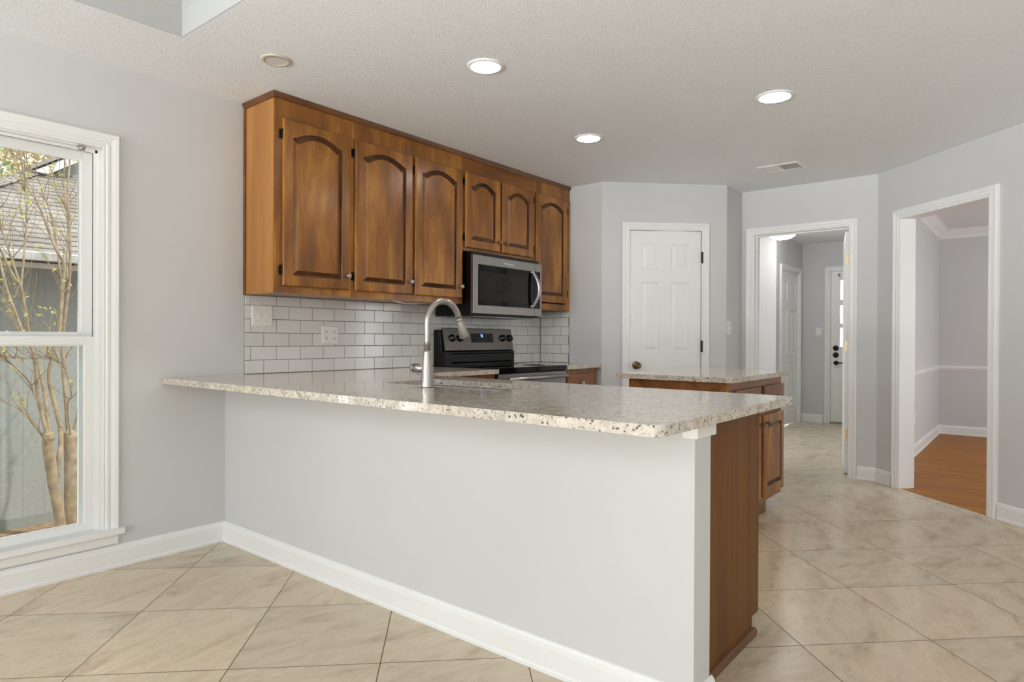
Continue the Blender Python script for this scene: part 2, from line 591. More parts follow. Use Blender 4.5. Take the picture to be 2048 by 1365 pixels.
    t.bump(t.math('SUBTRACT', t.math('MULTIPLY', n, 0.2), t.math('MULTIPLY', gr, 1.0)), 0.6, 0.01)
    M['siding'] = t.set(color=t.mix(t.math('MULTIPLY', gr, 0.35), col, srgb(118, 118, 112)), rough=0.85)
    M['skirt'] = simple('skirt_board', srgb(140, 144, 138), 0.8, noise=0.06)
    t = NT('roof_shingles')
    c = t.coord()
    sep = t.node('ShaderNodeSeparateXYZ', {0: c})
    row = t.math('DIVIDE', sep.outputs[1], 0.117)
    ri = t.math('FLOOR', row)
    fr_ = t.math('FRACT', row)
    wn = t.node('ShaderNodeTexWhiteNoise', {'W': ri}, noise_dimensions='1D')
    xs = t.math('ADD', t.math('DIVIDE', sep.outputs[0], 0.21), t.math('MULTIPLY', wn.outputs['Value'], 3.0))
    xi = t.math('FLOOR', xs)
    wn2 = t.node('ShaderNodeTexWhiteNoise', {'Vector': t.node('ShaderNodeCombineXYZ', {0: xi, 1: ri}).outputs[0]}, noise_dimensions='3D')
    n = t.noise(c, 60, 4)
    base = t.mix(t.math('MULTIPLY', wn2.outputs['Value'], 0.8), srgb(158, 150, 142), srgb(120, 112, 105))
    base = t.mix(t.math('MULTIPLY', n, 0.3), base, srgb(180, 172, 162))
    thick = t.math('ADD', 0.14, t.math('MULTIPLY', wn2.outputs['Value'], 0.14))
    ln = t.math('LESS_THAN', fr_, thick)
    base = t.mix(t.math('MULTIPLY', ln, 0.85), base, srgb(62, 56, 54))
    t.bump(fr_, 0.4, 0.01)
    M['shingle'] = t.set(color=base, rough=0.95)
    M['gutter'] = simple('white_gutter', srgb(235, 234, 232), 0.4, noise=0.04, nscale=12)
    M['fascia'] = simple('fascia_board', srgb(205, 190, 180), 0.7, noise=0.08, nscale=9)
    M['bark'] = simple('smooth_bark', srgb(166, 146, 118), 0.8, noise=0.3, nscale=14)
    M['twig'] = simple('twig_bark', srgb(160, 138, 112), 0.8, noise=0.25, nscale=20)
    M['bud'] = simple('young_leaf', srgb(205, 196, 98), 0.6, noise=0.2, nscale=30)
    M['foliage_a'] = simple('foliage_green', srgb(150, 176, 132), 0.8, noise=0.3, nscale=3)
    M['foliage_b'] = simple('foliage_tan', srgb(216, 198, 152), 0.8, noise=0.3, nscale=3)
    M['mulch'] = simple('leaf_mulch', srgb(150, 124, 98), 0.95, noise=0.4, nscale=18)
    M['grass'] = simple('ground_outside', srgb(150, 140, 112), 0.95, noise=0.3, nscale=4)


make_materials()


# ------------------------------------------------------------------ structure
def struct(name, mb, mat, label, cat, parent=None, bevel=0.0):
    o = mb.build(name, mat, parent, bevel)
    if parent is None:
        tag(o, label, cat, kind='structure')
    return o


def on_b(s):
    return (BEND[0] + BD.x * s, BEND[1] + BD.y * s)


def build_shell():
    # floors
    b_end = on_b(BEND_END_S)
    struct('floor', MB().slab([(XB - 0.13, YB - 0.13), (b_end[0], YB - 0.13), b_end, BEND, (9.6, 0.992), (9.6, 3.63), (XB - 0.13, 3.63)], [], -0.12, 0.0), M['tile'],
           'beige stone tile floor laid diagonally through kitchen and hall', 'floor')
    struct('floor_dining', MB().slab([on_b(DIN_S), (9.45, -2.72), (9.45, 0.992), BEND], [], -0.12, 0.0), M['hardwood'],
           'orange-brown strip hardwood floor of the dining room', 'floor')
    # ceiling with the tray recess
    tray = [(-1.6, -0.6), (1.345, -0.6), (1.29, 2.925), (-1.6, 3.02)]
    struct('ceiling', MB().slab([(XB - 0.13, YB - 0.13), (9.6, YB - 0.13), (9.6, 3.63), (XB - 0.13, 3.63)], [tray, [(1.671 + 0.05 * math.cos(2 * PI * k / 28), 2.812 + 0.05 * math.sin(2 * PI * k / 28)) for k in range(28)]], CEIL, CEIL + 0.12), M['ceiling'],
           'white popcorn-textured ceiling with a raised tray at left', 'ceiling')
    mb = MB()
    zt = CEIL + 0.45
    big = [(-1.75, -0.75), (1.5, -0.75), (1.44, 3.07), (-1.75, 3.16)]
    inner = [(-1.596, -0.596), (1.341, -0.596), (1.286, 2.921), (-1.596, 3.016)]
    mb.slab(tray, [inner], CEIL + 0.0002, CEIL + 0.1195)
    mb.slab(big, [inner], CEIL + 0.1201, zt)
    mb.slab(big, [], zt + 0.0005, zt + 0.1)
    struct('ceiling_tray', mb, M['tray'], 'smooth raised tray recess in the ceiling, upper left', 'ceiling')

    # walls: local x = along, local y = up, local z = into the room
    def wall(name, p, d, length, holes, outline, label, mat=None, th=0.12, z1=CEIL):
        F = wall_frame(p, d)
        mb = MB(F)
        pts = outline or [(0, 0), (length, 0), (length, z1), (0, z1)]
        mb.slab(pts, holes, -th, 0.0)
        return struct(name, mb, mat or M['wall'], label, 'wall')

    wall('wall_left', (XB, YW), (1, 0), XF + 0.12 - XB, [[(0.10 - XB, 0.19), (1.165 - XB, 0.19), (1.165 - XB, 2.03), (0.10 - XB, 2.03)], [(-1.8 - XB, 0.19), (-0.15 - XB, 0.19), (-0.15 - XB, 2.03), (-1.8 - XB, 2.03)]], None,
         'light grey painted wall holding the tall window and backsplash', th=0.14)
    wall('wall_far', (XF, YW), (0, -1), YW - PA[1], [], None, 'narrow grey wall at the right end of the cabinets')
    d = Vector((PB[0] - PA[0], PB[1] - PA[1]))
    Lp = d.length
    d.normalize()
    wall('wall_pantry', PA, d, Lp, [], [(0, 0), (0.225, 0), (0.225, 2.055), (0.875, 2.055), (0.875, 0), (Lp, 0), (Lp, CEIL), (0, CEIL)], 'angled grey wall around the six-panel pantry door')
    wall('wall_niche', PB, (1, 0), XD - PB[0], [], None, 'short shaded grey wall between pantry corner and doorway')
    wall('wall_door', (XD, 2.07), (0, -1), 2.07 - BEND[1], [], [(0, 0), (0.10, 0), (0.10, 2.058), (0.884, 2.058), (0.884, 0), (2.07 - BEND[1], 0), (2.07 - BEND[1], CEIL), (0, CEIL)],
         'grey wall around the doorway into the hall')
    wall('wall_right', BEND, BD, BEND_END_S, [], [(0, 0), (0.235, 0), (0.235, 2.055), (1.02, 2.055), (1.02, 0), (BEND_END_S, 0), (BEND_END_S, CEIL), (0, CEIL)],
         'angled grey wall around the cased opening to the dining room')
    be = on_b(BEND_END_S)
    cx = -1.8
    wall('wall_front', (be[0], YB), (-1, 0), be[0] - XB, [[(be[0] - cx - 2.1, 0.08), (be[0] - cx + 2.1, 0.08), (be[0] - cx + 2.1, 2.3), (be[0] - cx - 2.1, 2.3)]], None, 'grey wall behind the camera with wide glazed doors')
    wall('wall_back', (XB, YB), (0, 1), YW - YB, [[(-2.8 - YB, 0.2), (2.8 - YB, 0.2), (2.8 - YB, 2.4), (-2.8 - YB, 2.4)]], None, 'grey wall behind the camera with wide windows')
    # hall
    wall('wall_hall_left', (XD + 0.12, 3.2), (1, 0), 8.31 - XD - 0.12 + 0.12, [[(0.55, 0.6), (1.75, 0.6), (1.75, 2.0), (0.55, 2.0)]], None, 'grey left wall of the hall, mostly hidden by the door jamb')  # unseen opening added to let the hall fill lamp in
    wall('wall_hall_jog', (8.31, 3.2), (0, -1), 3.2 - 2.6505, [], None, 'bright grey wall face beside the closet in the hall')
    wall('wall_hall_closet', (8.31, 2.53), (1, 0), 9.45 - 8.31, [], [(0, 0), (0.20, 0), (0.20, 2.03), (0.98, 2.03), (0.98, 0), (1.14, 0), (1.14, CEIL), (0, CEIL)], 'grey hall wall around the white bifold closet door')
    wall('wall_hall_end', (9.45, 2.53), (0, -1), 2.53 - 1.05, [], [(0, 0), (0.35, 0), (0.35, 2.055), (1.27, 2.055), (1.27, 0), (1.48, 0), (1.48, CEIL), (0, CEIL)], 'grey end wall of the hall around the exterior door')
    # partition between hall and dining room, both faces painted
    F = wall_frame((5.88, 0.93), (1, 0))
    struct('wall_dining_left', MB(F).slab([(0, 0), (3.57, 0), (3.57, CEIL), (0, CEIL)], [], -0.12, 0.0), M['wall'], 'grey dining room wall with white chair rail, left of its corner', 'wall')
    wall('wall_dining_end', (9.3, 0.93), (0, -1), 3.53, [], None, 'grey far wall of the dining room with white chair rail')
    wall('wall_dining_right', (9.3, -2.6), (-1, 0), 9.3 - on_b(DIN_S)[0], [[(1.2, 0.5), (3.5, 0.5), (3.5, 2.15), (1.2, 2.15)]], None, 'grey dining room wall out of view with a wide window')


BASE_PROF = [(0, 0), (0.019, 0), (0.019, 0.012), (0.014, 0.018), (0.014, 0.082), (0.010, 0.098), (0.005, 0.106), (0, 0.108)]
CASING = [(0.0, 0.0), (0.0, 0.011), (0.006, 0.013), (0.013, 0.010), (0.018, 0.016), (0.040, 0.014), (0.046, 0.020), (0.060, 0.022), (0.068, 0.019), (0.074, 0.017), (0.074, 0.0)]


def baseboard(name, path, label, left=True):
    """path in plan; the moulding sticks out to the LEFT of travel"""
    mb = MB()
    mb.sweep(path, BASE_PROF)
    return struct(name, mb, M['trim'], label, 'baseboard')


def casing(parent, F, s0, s1, top, width_scale=1.0, name='casing', bottom=0.0):
    """three-sided door casing on wall frame F; s0/s1/top = inner edge"""
    prof = [(a * width_scale * 0.85, c) for a, c in CASING]
    mb = MB(F)
    # travel so that LEFT of travel is outward: down->up on the right side reversed
    mb.sweep([(s1, bottom), (s1, top), (s0, top), (s0, bottom)], [(-a, c) for a, c in prof])
    return mb.build(name, M['trim'], parent)


def panelled(mb, W, H, xs, zs, cells, depth=0.0, front=0.0):
    """flat front at local z=front over W x H with raised-and-fielded panels in the cells; grid lines xs, zs"""
    for i in range(len(xs) - 1):
        for j in range(len(zs) - 1):
            x0, x1, y0, y1 = xs[i], xs[i + 1], zs[j], zs[j + 1]
            if (i, j) in cells:
                L = []
                for ins, z in ((0, 0), (0.006, -0.002), (0.012, -0.009), (0.018, -0.009), (0.042, -0.0015)):
                    L.append([(x0 + ins, y0 + ins, front + z), (x1 - ins, y0 + ins, front + z), (x1 - ins, y1 - ins, front + z), (x0 + ins, y1 - ins, front + z)])
                mb.loops(L, cap1=True)
            else:
                mb.face([mb.addv(p) for p in ((x0, y0, front), (x1, y0, front), (x1, y1, front), (x0, y1, front))])


def build_doors():
    # ---- pantry door
    d = Vector((PB[0] - PA[0], PB[1] - PA[1])).normalized()
    F = wall_frame(PA, d)
    root = empty('door_1', (PA[0] + d.x * 0.55, PA[1] + d.y * 0.55, 0))
    tag(root, 'closed white six-panel pantry door with aged knob', 'door', kind='structure')
    casing(root, F, 0.236, 0.864, 2.045)
    jb = MB(F)
    jb.box(0.225, 0.236, 0, 2.055, -0.12, 0.006).box(0.864, 0.875, 0, 2.055, -0.12, 0.006).box(0.236, 0.864, 2.044, 2.055, -0.12, 0.006)
    jb.box(0.236, 0.250, 0, 2.044, -0.10, -0.044).box(0.850, 0.864, 0, 2.044, -0.10, -0.044)
    jb.build('jamb', M['trim'], root)
    Fd = F @ Matrix.Translation((0.241, 0.008, -0.004))
    W, H = 0.618, 2.030
    mb = MB(Fd)
    xs = [0, 0.10, 0.262, 0.356, 0.518, W]
    zs = [0, 0.22, 0.84, 1.01, 1.60, 1.70, 1.925, H]
    panelled(mb, W, H, xs, zs, {(i, j) for i in (1, 3) for j in (1, 3, 5)})
    mb.loops([[(0, 0, -0.036), (W, 0, -0.036), (W, H, -0.036), (0, H, -0.036)], [(0, 0, 0), (W, 0, 0), (W, H, 0), (0, H, 0)]], cap0=True)
    dp = mb.build('door_panel', M['trim'], root)
    k = MB(Fd)
    k.lathe([(0.034, 0), (0.034, 0.004), (0.028, 0.009), (0.012, 0.012), (0.011, 0.032), (0.022, 0.040), (0.029, 0.052), (0.027, 0.064), (0.017, 0.071), (0.006, 0.072), (0.006, 0.069), (0.0, 0.069)], (0.058, 0.894, 0), (0, 0, 1), 28)
    tag(k.build('knob', M['antique_brass'], dp), 'round aged brass door knob')
    for z in (1.819, 1.064, 0.30):
        h = MB(F)
        h.lathe([(0.0, -0.050), (0.007, -0.048), (0.0075, -0.044), (0.0075, 0.044), (0.007, 0.048), (0, 0.050)], (0.866, z, 0.010), (0, 1, 0), 12)
        h.box(0.861, 0.874, z - 0.043, z + 0.043, 0.0, 0.0085)
        h.build('hinge', M['dark_bronze'], root)

    # ---- doorway with the open door
    F = wall_frame((XD, 2.07), (0, -1))
    root = empty('door_2', (XD, 1.58, 0))
    tag(root, 'cased doorway to the hall with white door swung open', 'door', kind='structure')
    casing(root, F, 0.104, 0.873, 2.046)
    jb = MB(F)
    jb.box(0.10, 0.113, 0, 2.058, -0.135, 0.006).box(0.873, 0.884, 0, 2.058, -0.135, 0.006).box(0.113, 0.873, 2.046, 2.058, -0.135, 0.006)
    jb.box(0.113, 0.125, 0, 2.046, -0.085, -0.045).box(0.861, 0.873, 0, 2.046, -0.085, -0.045).box(0.125, 0.861, 2.036, 2.046, -0.085, -0.045)
    jb.build('jamb', M['trim'], root)
    a = math.radians(13.2)
    hd = Vector((math.cos(a), math.sin(a)))
    hp = (XD + 0.140, 1.217)
    Fd = frame_matrix((hp[0], hp[1], 0.012), (hd.x, hd.y, 0), (0, 0, 1))
    W, H = 0.735, 2.018
    mb = MB(Fd)
    xs = [0, 0.11, 0.31, 0.425, 0.625, W]
    zs = [0, 0.22, 0.84, 1.01, 1.58, 1.68, 1.90, H]
    panelled(mb, W, H, xs, zs, {(i, j) for i in (1, 3) for j in (1, 3, 5)})
    # back face plain with edges
    mb.loops([[(0, 0, -0.036), (W, 0, -0.036), (W, H, -0.036), (0, H, -0.036)], [(0, 0, 0), (W, 0, 0), (W, H, 0), (0, H, 0)]], cap0=True)
    dp = mb.build('door_panel', M['trim'], root)
    for z in (1.797, 1.072, 0.342):
        h = MB(frame_matrix((hp[0], hp[1], 0), (hd.y, -hd.x, 0), (0, 0, 1)))   # local z points back at the doorway
        h.slab(rrect(-0.034, -0.004, z - 0.045, z + 0.045, 0.007), [], -0.001, 0.0018)
        for q in (-0.030, 0.0, 0.030):
            h.lathe([(0.0030, 0.0018), (0.0030, 0.0030), (0, 0.0030)], (-0.022 + abs(q) * 0.2, z + q, 0), (0, 0, 1), 10)
        h.lathe([(0.0, -0.046), (0.0055, -0.045), (0.0055, 0.045), (0, 0.046)], (0.0, z, 0.004), (0, 1, 0), 10)
        tag(h.build('hinge', M['brass'], dp), 'yellow brass butt hinge')
    k = MB(Fd)
    k.lathe([(0.032, 0), (0.030, 0.006), (0.011, 0.010), (0.011, 0.03), (0.025, 0.04), (0.027, 0.055), (0.014, 0.064), (0, 0.065)], (W - 0.06, 0.90, 0), (0, 0, 1), 20)
    k.build('knob', M['antique_brass'], dp)

    # ---- cased opening to the dining room
    F = wall_frame(BEND, BD)
    root = empty('door_3', (on_b(0.63)[0], on_b(0.63)[1], 0))
    tag(root, 'white cased opening without a door to the dining room', 'doorway', kind='structure')
    casing(root, F, 0.240, 1.016, 2.048)
    jb = MB(F)
    jb.box(0.235, 0.248, 0, 2.055, -0.125, 0.006).box(1.005, 1.02, 0, 2.055, -0.125, 0.006).box(0.248, 1.005, 2.042, 2.055, -0.125, 0.006)
    jb.build('jamb', M['trim'], root)

    # ---- bifold closet door in the hall
    F = wall_frame((8.31, 2.53), (1, 0))
    root = empty('door_4', (8.9, 2.53, 0))
    tag(root, 'white bifold closet door with three tiny pulls in the hall', 'door', kind='structure')
    casing(root, F, 0.206, 0.974, 2.022)
    jb = MB(F)
    jb.box(0.20, 0.212, 0, 2.03, -0.12, 0.006).box(0.968, 0.98, 0, 2.03, -0.12, 0.006).box(0.212, 0.968, 2.018, 2.03, -0.12, 0.006)
    jb.build('jamb', M['trim'], root)
    w = 0.374
    for i in range(2):
        Fd = F @ Matrix.Translation((0.216 + i * (w + 0.003), 0.02, -0.012))
        mb = MB(Fd)
        panelled(mb, w, 1.985, [0, 0.075, w - 0.075, w], [0, 0.16, 0.80, 0.92, 1.50, 1.60, 1.87, 1.985], {(1, 1), (1, 3), (1, 5)})
        mb.loops([[(0, 0, -0.03), (w, 0, -0.03), (w, 1.985, -0.03), (0, 1.985, -0.03)], [(0, 0, 0), (w, 0, 0), (w, 1.985, 0), (0, 1.985, 0)]], cap0=True)
        leaf = mb.build('door_leaf', M['trim'], root)
        k = MB(Fd)
        k.lathe([(0.008, 0), (0.008, 0.012), (0.016, 0.018), (0.014, 0.026), (0, 0.028)], (w - 0.04 if i == 0 else 0.04, 0.92, 0), (0, 0, 1), 16)
        k.build('pull_knob', M['plastic'], leaf)

    # ---- exterior door at the end of the hall
    F = wall_frame((9.45, 2.53), (0, -1))
    root = empty('door_5', (9.45, 1.72, 0))
    tag(root, 'white exterior door with narrow stacked panes and black locks', 'door', kind='structure')
    casing(root, F, 0.356, 1.262, 2.045)
    jb = MB(F)
    jb.box(0.35, 0.362, 0, 2.055, -0.12, 0.006).box(1.256, 1.27, 0, 2.055, -0.12, 0.006).box(0.362, 1.256, 2.042, 2.055, -0.12, 0.006)
    jb.build('jamb', M['trim'], root)
    st = MB(F)
    st.box(0.362, 1.256, 0.0, 0.018, -0.10, 0.008)
    tag(st.build('threshold', M['steel_dark'], root), 'metal threshold strip')
    Fd = F @ Matrix.Translation((0.366, 0.02, -0.01))
    W, H = 0.884, 2.018
    mb = MB(Fd)
    panes = []
    for x0 in (0.105, 0.600):
        for z0, z1 in ((1.005, 1.270), (1.318, 1.572), (1.636, 1.905)):
            panes.append((x0, x0 + 0.18, z0, z1))
    mb.slab([(0, 0), (W, 0), (W, H), (0, H)], [[(a, c), (b, c), (b, dd), (a, dd)] for a, b, c, dd in panes], -0.04, 0.0)
    dp = mb.build('door_panel', M['trim'], root)
    g = MB(Fd)
    fr = MB(Fd)
    for a, b, c, dd in panes:
        g.box(a, b, c, dd, -0.022, -0.018)
        fr.sweep([(a, c), (b, c), (b, dd), (a, dd)], [(0.004, 0.0), (0.004, 0.006), (-0.012, 0.008), (-0.016, 0.0)], closed=True)
    # lower raised panels
    for x0, x1 in ((0.11, 0.40), (0.48, 0.77)):
        fr.sweep([(x0, 0.2), (x1, 0.2), (x1, 0.78), (x0, 0.78)], [(0.0, 0.0), (0.006, 0.008), (0.022, 0.006), (0.03, 0.0)], closed=True)
    g.build('pane', M['glass'], dp)
    fr.build('pane_moulding', M['trim'], dp)
    for z in (1.012, 0.920):
        k = MB(Fd)
        k.lathe([(0.036, 0), (0.036, 0.010), (0.030, 0.018), (0.012, 0.022), (0.010, 0.028), (0, 0.028)], (0.062, z - 0.02, 0), (0, 0, 1), 22)
        k.build('deadbolt', M['black_knob'], dp)
    k = MB(Fd)
    k.lathe([(0.030, 0), (0.028, 0.012), (0.012, 0.016), (0.012, 0.045), (0.016, 0.05), (0.02, 0.062), (0, 0.066)], (0.066, 0.795, 0), (0, 0, 1), 18)
    k.tube([(0.066, 0.795, 0.05), (0.10, 0.797, 0.056), (0.165, 0.793, 0.05)], [0.010, 0.009, 0.007], 10)
    k.build('lever_handle', M['dark_bronze'], dp)
    k = MB(Fd)
    k.tube([(0.10, 1.975, 0.0), (0.10, 1.975, 0.03), (0.10, 1.955, 0.038), (0.10, 1.94, 0.03)], 0.006, 8)
    k.lathe([(0.016, 0), (0.014, 0.006), (0, 0.007)], (0.10, 1.975, 0), (0, 0, 1), 12)
    k.build('coat_hook', M['nickel'], dp)


def build_trim():
    baseboard('baseboard_left', [(1.77, YW), (XB, YW)], 'white baseboard below the tall window')
    baseboard('baseboard_peninsula', [(1.90, 0.762), (1.77, 0.762), (1.77, YW)], 'white baseboard along the peninsula half wall')
    s = 0.166
    baseboard('baseboard_door', [on_b(s), BEND, (XD, 1.131)], 'short white baseboard between doorway and dining opening')
    baseboard('baseboard_right', [on_b(BEND_END_S), on_b(1.086)], 'white baseboard right of the dining room opening')
    d = Vector((PB[0] - PA[0], PB[1] - PA[1])).normalized()
    baseboard('baseboard_pantry', [(XD, 2.07), PB, (PA[0] + d.x * 0.942, PA[1] + d.y * 0.942)], 'white baseboard beside the pantry door')
    baseboard('baseboard_hall', [(9.45, 2.254), (9.45, 2.53)], 'white baseboard left of the exterior door in the hall')
    baseboard('baseboard_jog', [(8.438, 2.53), (8.31, 2.53), (8.31, 3.2)], 'white baseboard beside the hall closet')
    baseboard('baseboard_dining', [(9.3, -2.6), (9.3, 0.93), (5.9, 0.93)], 'white dining room baseboard on hardwood floor')
    # chair rail and crown in the dining room
    rail = [(0, 0.762), (0.008, 0.764), (0.012, 0.775), (0.022, 0.785), (0.026, 0.800), (0.018, 0.812), (0.006, 0.820), (0, 0.822)]
    struct('trim_1', MB().sweep([(9.3, -2.6), (9.3, 0.93), (5.9, 0.93)], rail), M['trim'], 'white chair rail around the dining room', 'chair rail')
    cr = [(0, CEIL - 0.105), (0.010, CEIL - 0.100), (0.014, CEIL - 0.082), (0.035, CEIL - 0.060), (0.060, CEIL - 0.034), (0.078, CEIL - 0.014), (0.090, CEIL - 0.010), (0.094, CEIL), (0, CEIL)]
    struct('trim_2', MB().sweep([(9.3, -2.6), (9.3, 0.93), (5.9, 0.93)], cr), M['trim'], 'white crown moulding at the dining room ceiling', 'crown moulding')


# ------------------------------------------------------------------ window
def sash(parent, name, x0, x1, z0, z1, y0, y1, sw, rail_b, rail_t):
    mb = MB()
    mb.box(x0, x0 + sw, y0, y1, z0, z1).box(x1 - sw, x1, y0, y1, z0, z1)
    mb.box(x0 + sw, x1 - sw, y0, y1, z0, z0 + rail_b).box(x0 + sw, x1 - sw, y0, y1, z1 - rail_t, z1)
    o = mb.build(name, M['trim'], parent, 0.002)
    g = MB().box(x0 + sw - 0.004, x1 - sw + 0.004, (y0 + y1) / 2 - 0.002, (y0 + y1) / 2 + 0.002, z0 + rail_b - 0.004, z1 - rail_t + 0.004)
    g.build('pane', M['glass'], o)
    b = MB()
    Fm = frame_matrix((0, y0, 0), (1, 0, 0), (0, 0, 1))
    b.M = Fm
    b.sweep([(x0 + sw, z0 + rail_b), (x1 - sw, z0 + rail_b), (x1 - sw, z1 - rail_t), (x0 + sw, z1 - rail_t)], [(0.0, -0.001), (0.0, -0.012), (0.006, -0.013), (0.006, -0.004)], closed=True)
    b.build('glazing_bead', M['trim'], o)
    return o


def build_window(x0, x1, name, label):
    z0, z1 = 0.19, 2.03
    root = empty(name, ((x0 + x1) / 2, YW, z0))
    tag(root, label, 'window', kind='structure')
    F = frame_matrix((0, YW, 0), (1, 0, 0), (0, 0, 1))  # z -> -Y, into the room
    mb = MB(F)
    prof = [(0, 0), (0, 0.012), (0.008, 0.014), (0.014, 0.010), (0.020, 0.017), (0.030, 0.017), (0.034, 0.013), (0.052, 0.019), (0.068, 0.022), (0.072, 0.018), (0.075, 0.014), (0.075, 0)]
    mb.sweep([(x1 - 0.004, z0 - 0.005), (x1 - 0.004, z1 - 0.004), (x0 + 0.004, z1 - 0.004), (x0 + 0.004, z0 - 0.005)], [(-a, c) for a, c in prof])
    mb.build('casing', M['trim'], root)
    mb = MB()
    mb.slab(rrect(x0 - 0.09, x1 + 0.09, YW - 0.045, YW + 0.13, 0.008), [], 0.168, 0.1955)
    mb.build('stool', M['trim'], root, 0.005)
    MB().box(x0 - 0.068, x1 + 0.068, YW - 0.018, YW, 0.118, 0.168).build('apron', M['trim'], root, 0.003)
    mb = MB()
    t = 0.012
    mb.box(x0 - 0.002, x0 + t, YW + 0.001, YW + 0.15, z0 + 0.006, z1 + 0.002).box(x1 - t, x1 + 0.002, YW + 0.001, YW + 0.15, z0 + 0.006, z1 + 0.002).box(x0 + t, x1 - t, YW + 0.001, YW + 0.15, z1 - t, z1 + 0.002)
    # inner stop and parting bead
    for y in (YW + 0.028, ):
        mb.box(x0 + t, x0 + t + 0.010, y, y + 0.012, z0, z1 - t).box(x1 - t - 0.010, x1 - t, y, y + 0.012, z0, z1 - t).box(x0 + t, x1 - t, y, y + 0.012, z1 - t - 0.012, z1 - t)
    mb.build('jamb', M['trim'], root)
    mb = MB()
    oy = YW + 0.125
    mb.box(x0 + t, x0 + 0.060, oy, oy + 0.014, z0 + 0.006, z1 - t).box(x1 - 0.060, x1 - t, oy, oy + 0.014, z0 + 0.006, z1 - t)
    mb.box(x0 + 0.06, x1 - 0.06, oy, oy + 0.014, z1 - 0.050, z1 - t).box(x0 + 0.06, x1 - 0.06, oy, oy + 0.014, z0 + 0.006, z0 + 0.025)
    mb.build('outer_frame', M['gutter'], root)
    sash(root, 'lower_sash', x0 + t + 0.001, x1 - t - 0.004, z0 + 0.0065, 1.124, YW + 0.042, YW + 0.078, 0.043, 0.030, 0.038)
    sash(root, 'upper_sash', x0 + t + 0.001, x1 - t - 0.004, 1.096, z1 - t - 0.004, YW + 0.082, YW + 0.118, 0.047, 0.044, 0.042)
    return root


def build_bracket():
    o = MB()
    c = Vector((1.077, YW + 0.004, 2.030))
    o.box(c.x - 0.016, c.x + 0.016, c.y - 0.02, c.y + 0.014, c.z - 0.014, c.z - 0.011)
    root = o.build('curtain_bracket', M['nickel'])
    tag(root, 'small metal curtain bracket at the top right of the window', 'bracket')
    k = MB()
    k.lathe([(0.0, -0.012), (0.010, -0.011), (0.011, 0.0), (0.010, 0.010), (0.0, 0.012)], (c.x - 0.004, c.y - 0.024, c.z - 0.026), (1, 0, 0), 14)
    k.build('rod_cup', M['nickel'], root)


# ------------------------------------------------------------------ kitchen
def cab_door(parent, F, W, H, mat, arch=0.0, stile=0.058, rail_b=0.062, rail_t=0.050, th=0.020, name='door', K=18):
    """raised panel door; arch = rise of the cathedral top; local x along, y up, z out"""
    mb = MB(F)

    def outer(ins, z):
        L = [(ins, ins, z), (W - ins, ins, z)]
        for k in range(K + 1):
            t = 1 - 2 * k / K
            L.append((ins + (W - 2 * ins) * (t + 1) / 2, H - ins, z))
        return L

    def inner(d, z):
        xa, xb = stile + d, W - stile - d
        ysh = H - rail_t - arch - d
        L = [(xa, rail_b + d, z), (xb, rail_b + d, z)]
        for k in range(K + 1):
            t = 1 - 2 * k / K
            q = min(1.0, abs(t) / 0.90)
            y = ysh + arch * (1 - q * q) if q < 1 else ysh
            L.append((xa + (xb - xa) * (t + 1) / 2, y, z))
        return L
    T = th
    mb.loops([outer(0, 0.0005), outer(0, T - 0.007), outer(0.003, T - 0.002), outer(0.008, T), inner(0, T)], cap0=True)
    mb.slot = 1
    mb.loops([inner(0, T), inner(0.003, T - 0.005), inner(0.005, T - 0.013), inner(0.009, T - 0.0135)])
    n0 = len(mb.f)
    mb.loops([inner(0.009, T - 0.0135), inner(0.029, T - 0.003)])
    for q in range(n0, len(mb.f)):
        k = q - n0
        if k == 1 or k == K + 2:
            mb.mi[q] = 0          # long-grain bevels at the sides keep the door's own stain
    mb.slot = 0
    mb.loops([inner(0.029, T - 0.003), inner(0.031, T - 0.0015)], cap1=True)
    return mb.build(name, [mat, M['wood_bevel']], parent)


def cab_knob(parent, F, x, y, z, mat='nickel', r=0.0155):
    k = MB(F)
    k.lathe([(r * 0.62, 0), (r * 0.55, 0.004), (r * 0.40, 0.008), (r * 0.42, 0.013), (r * 0.95, 0.018), (r, 0.022), (r * 0.86, 0.027), (r * 0.70, 0.0275), (r * 0.62, 0.0262), (r * 0.4, 0.029), (0, 0.0298)], (x, y, z), (0, 0, 1), 22)
    return k.build('knob', M[mat], parent)


def cab_hinge(parent, F, x, y, z):
    k = MB(F)
    k.slab(rrect(x - 0.018, x - 0.006, y - 0.024, y + 0.024, 0.003), [], z - 0.0195, z - 0.017)
    k.lathe([(0.0, -0.030), (0.003, -0.028), (0.0042, -0.024), (0.0042, 0.024), (0.003, 0.028), (0, 0.030)], (x - 0.004, y, z - 0.012), (0, 1, 0), 10)
    return k.build('hinge', M['dark_bronze'], parent)


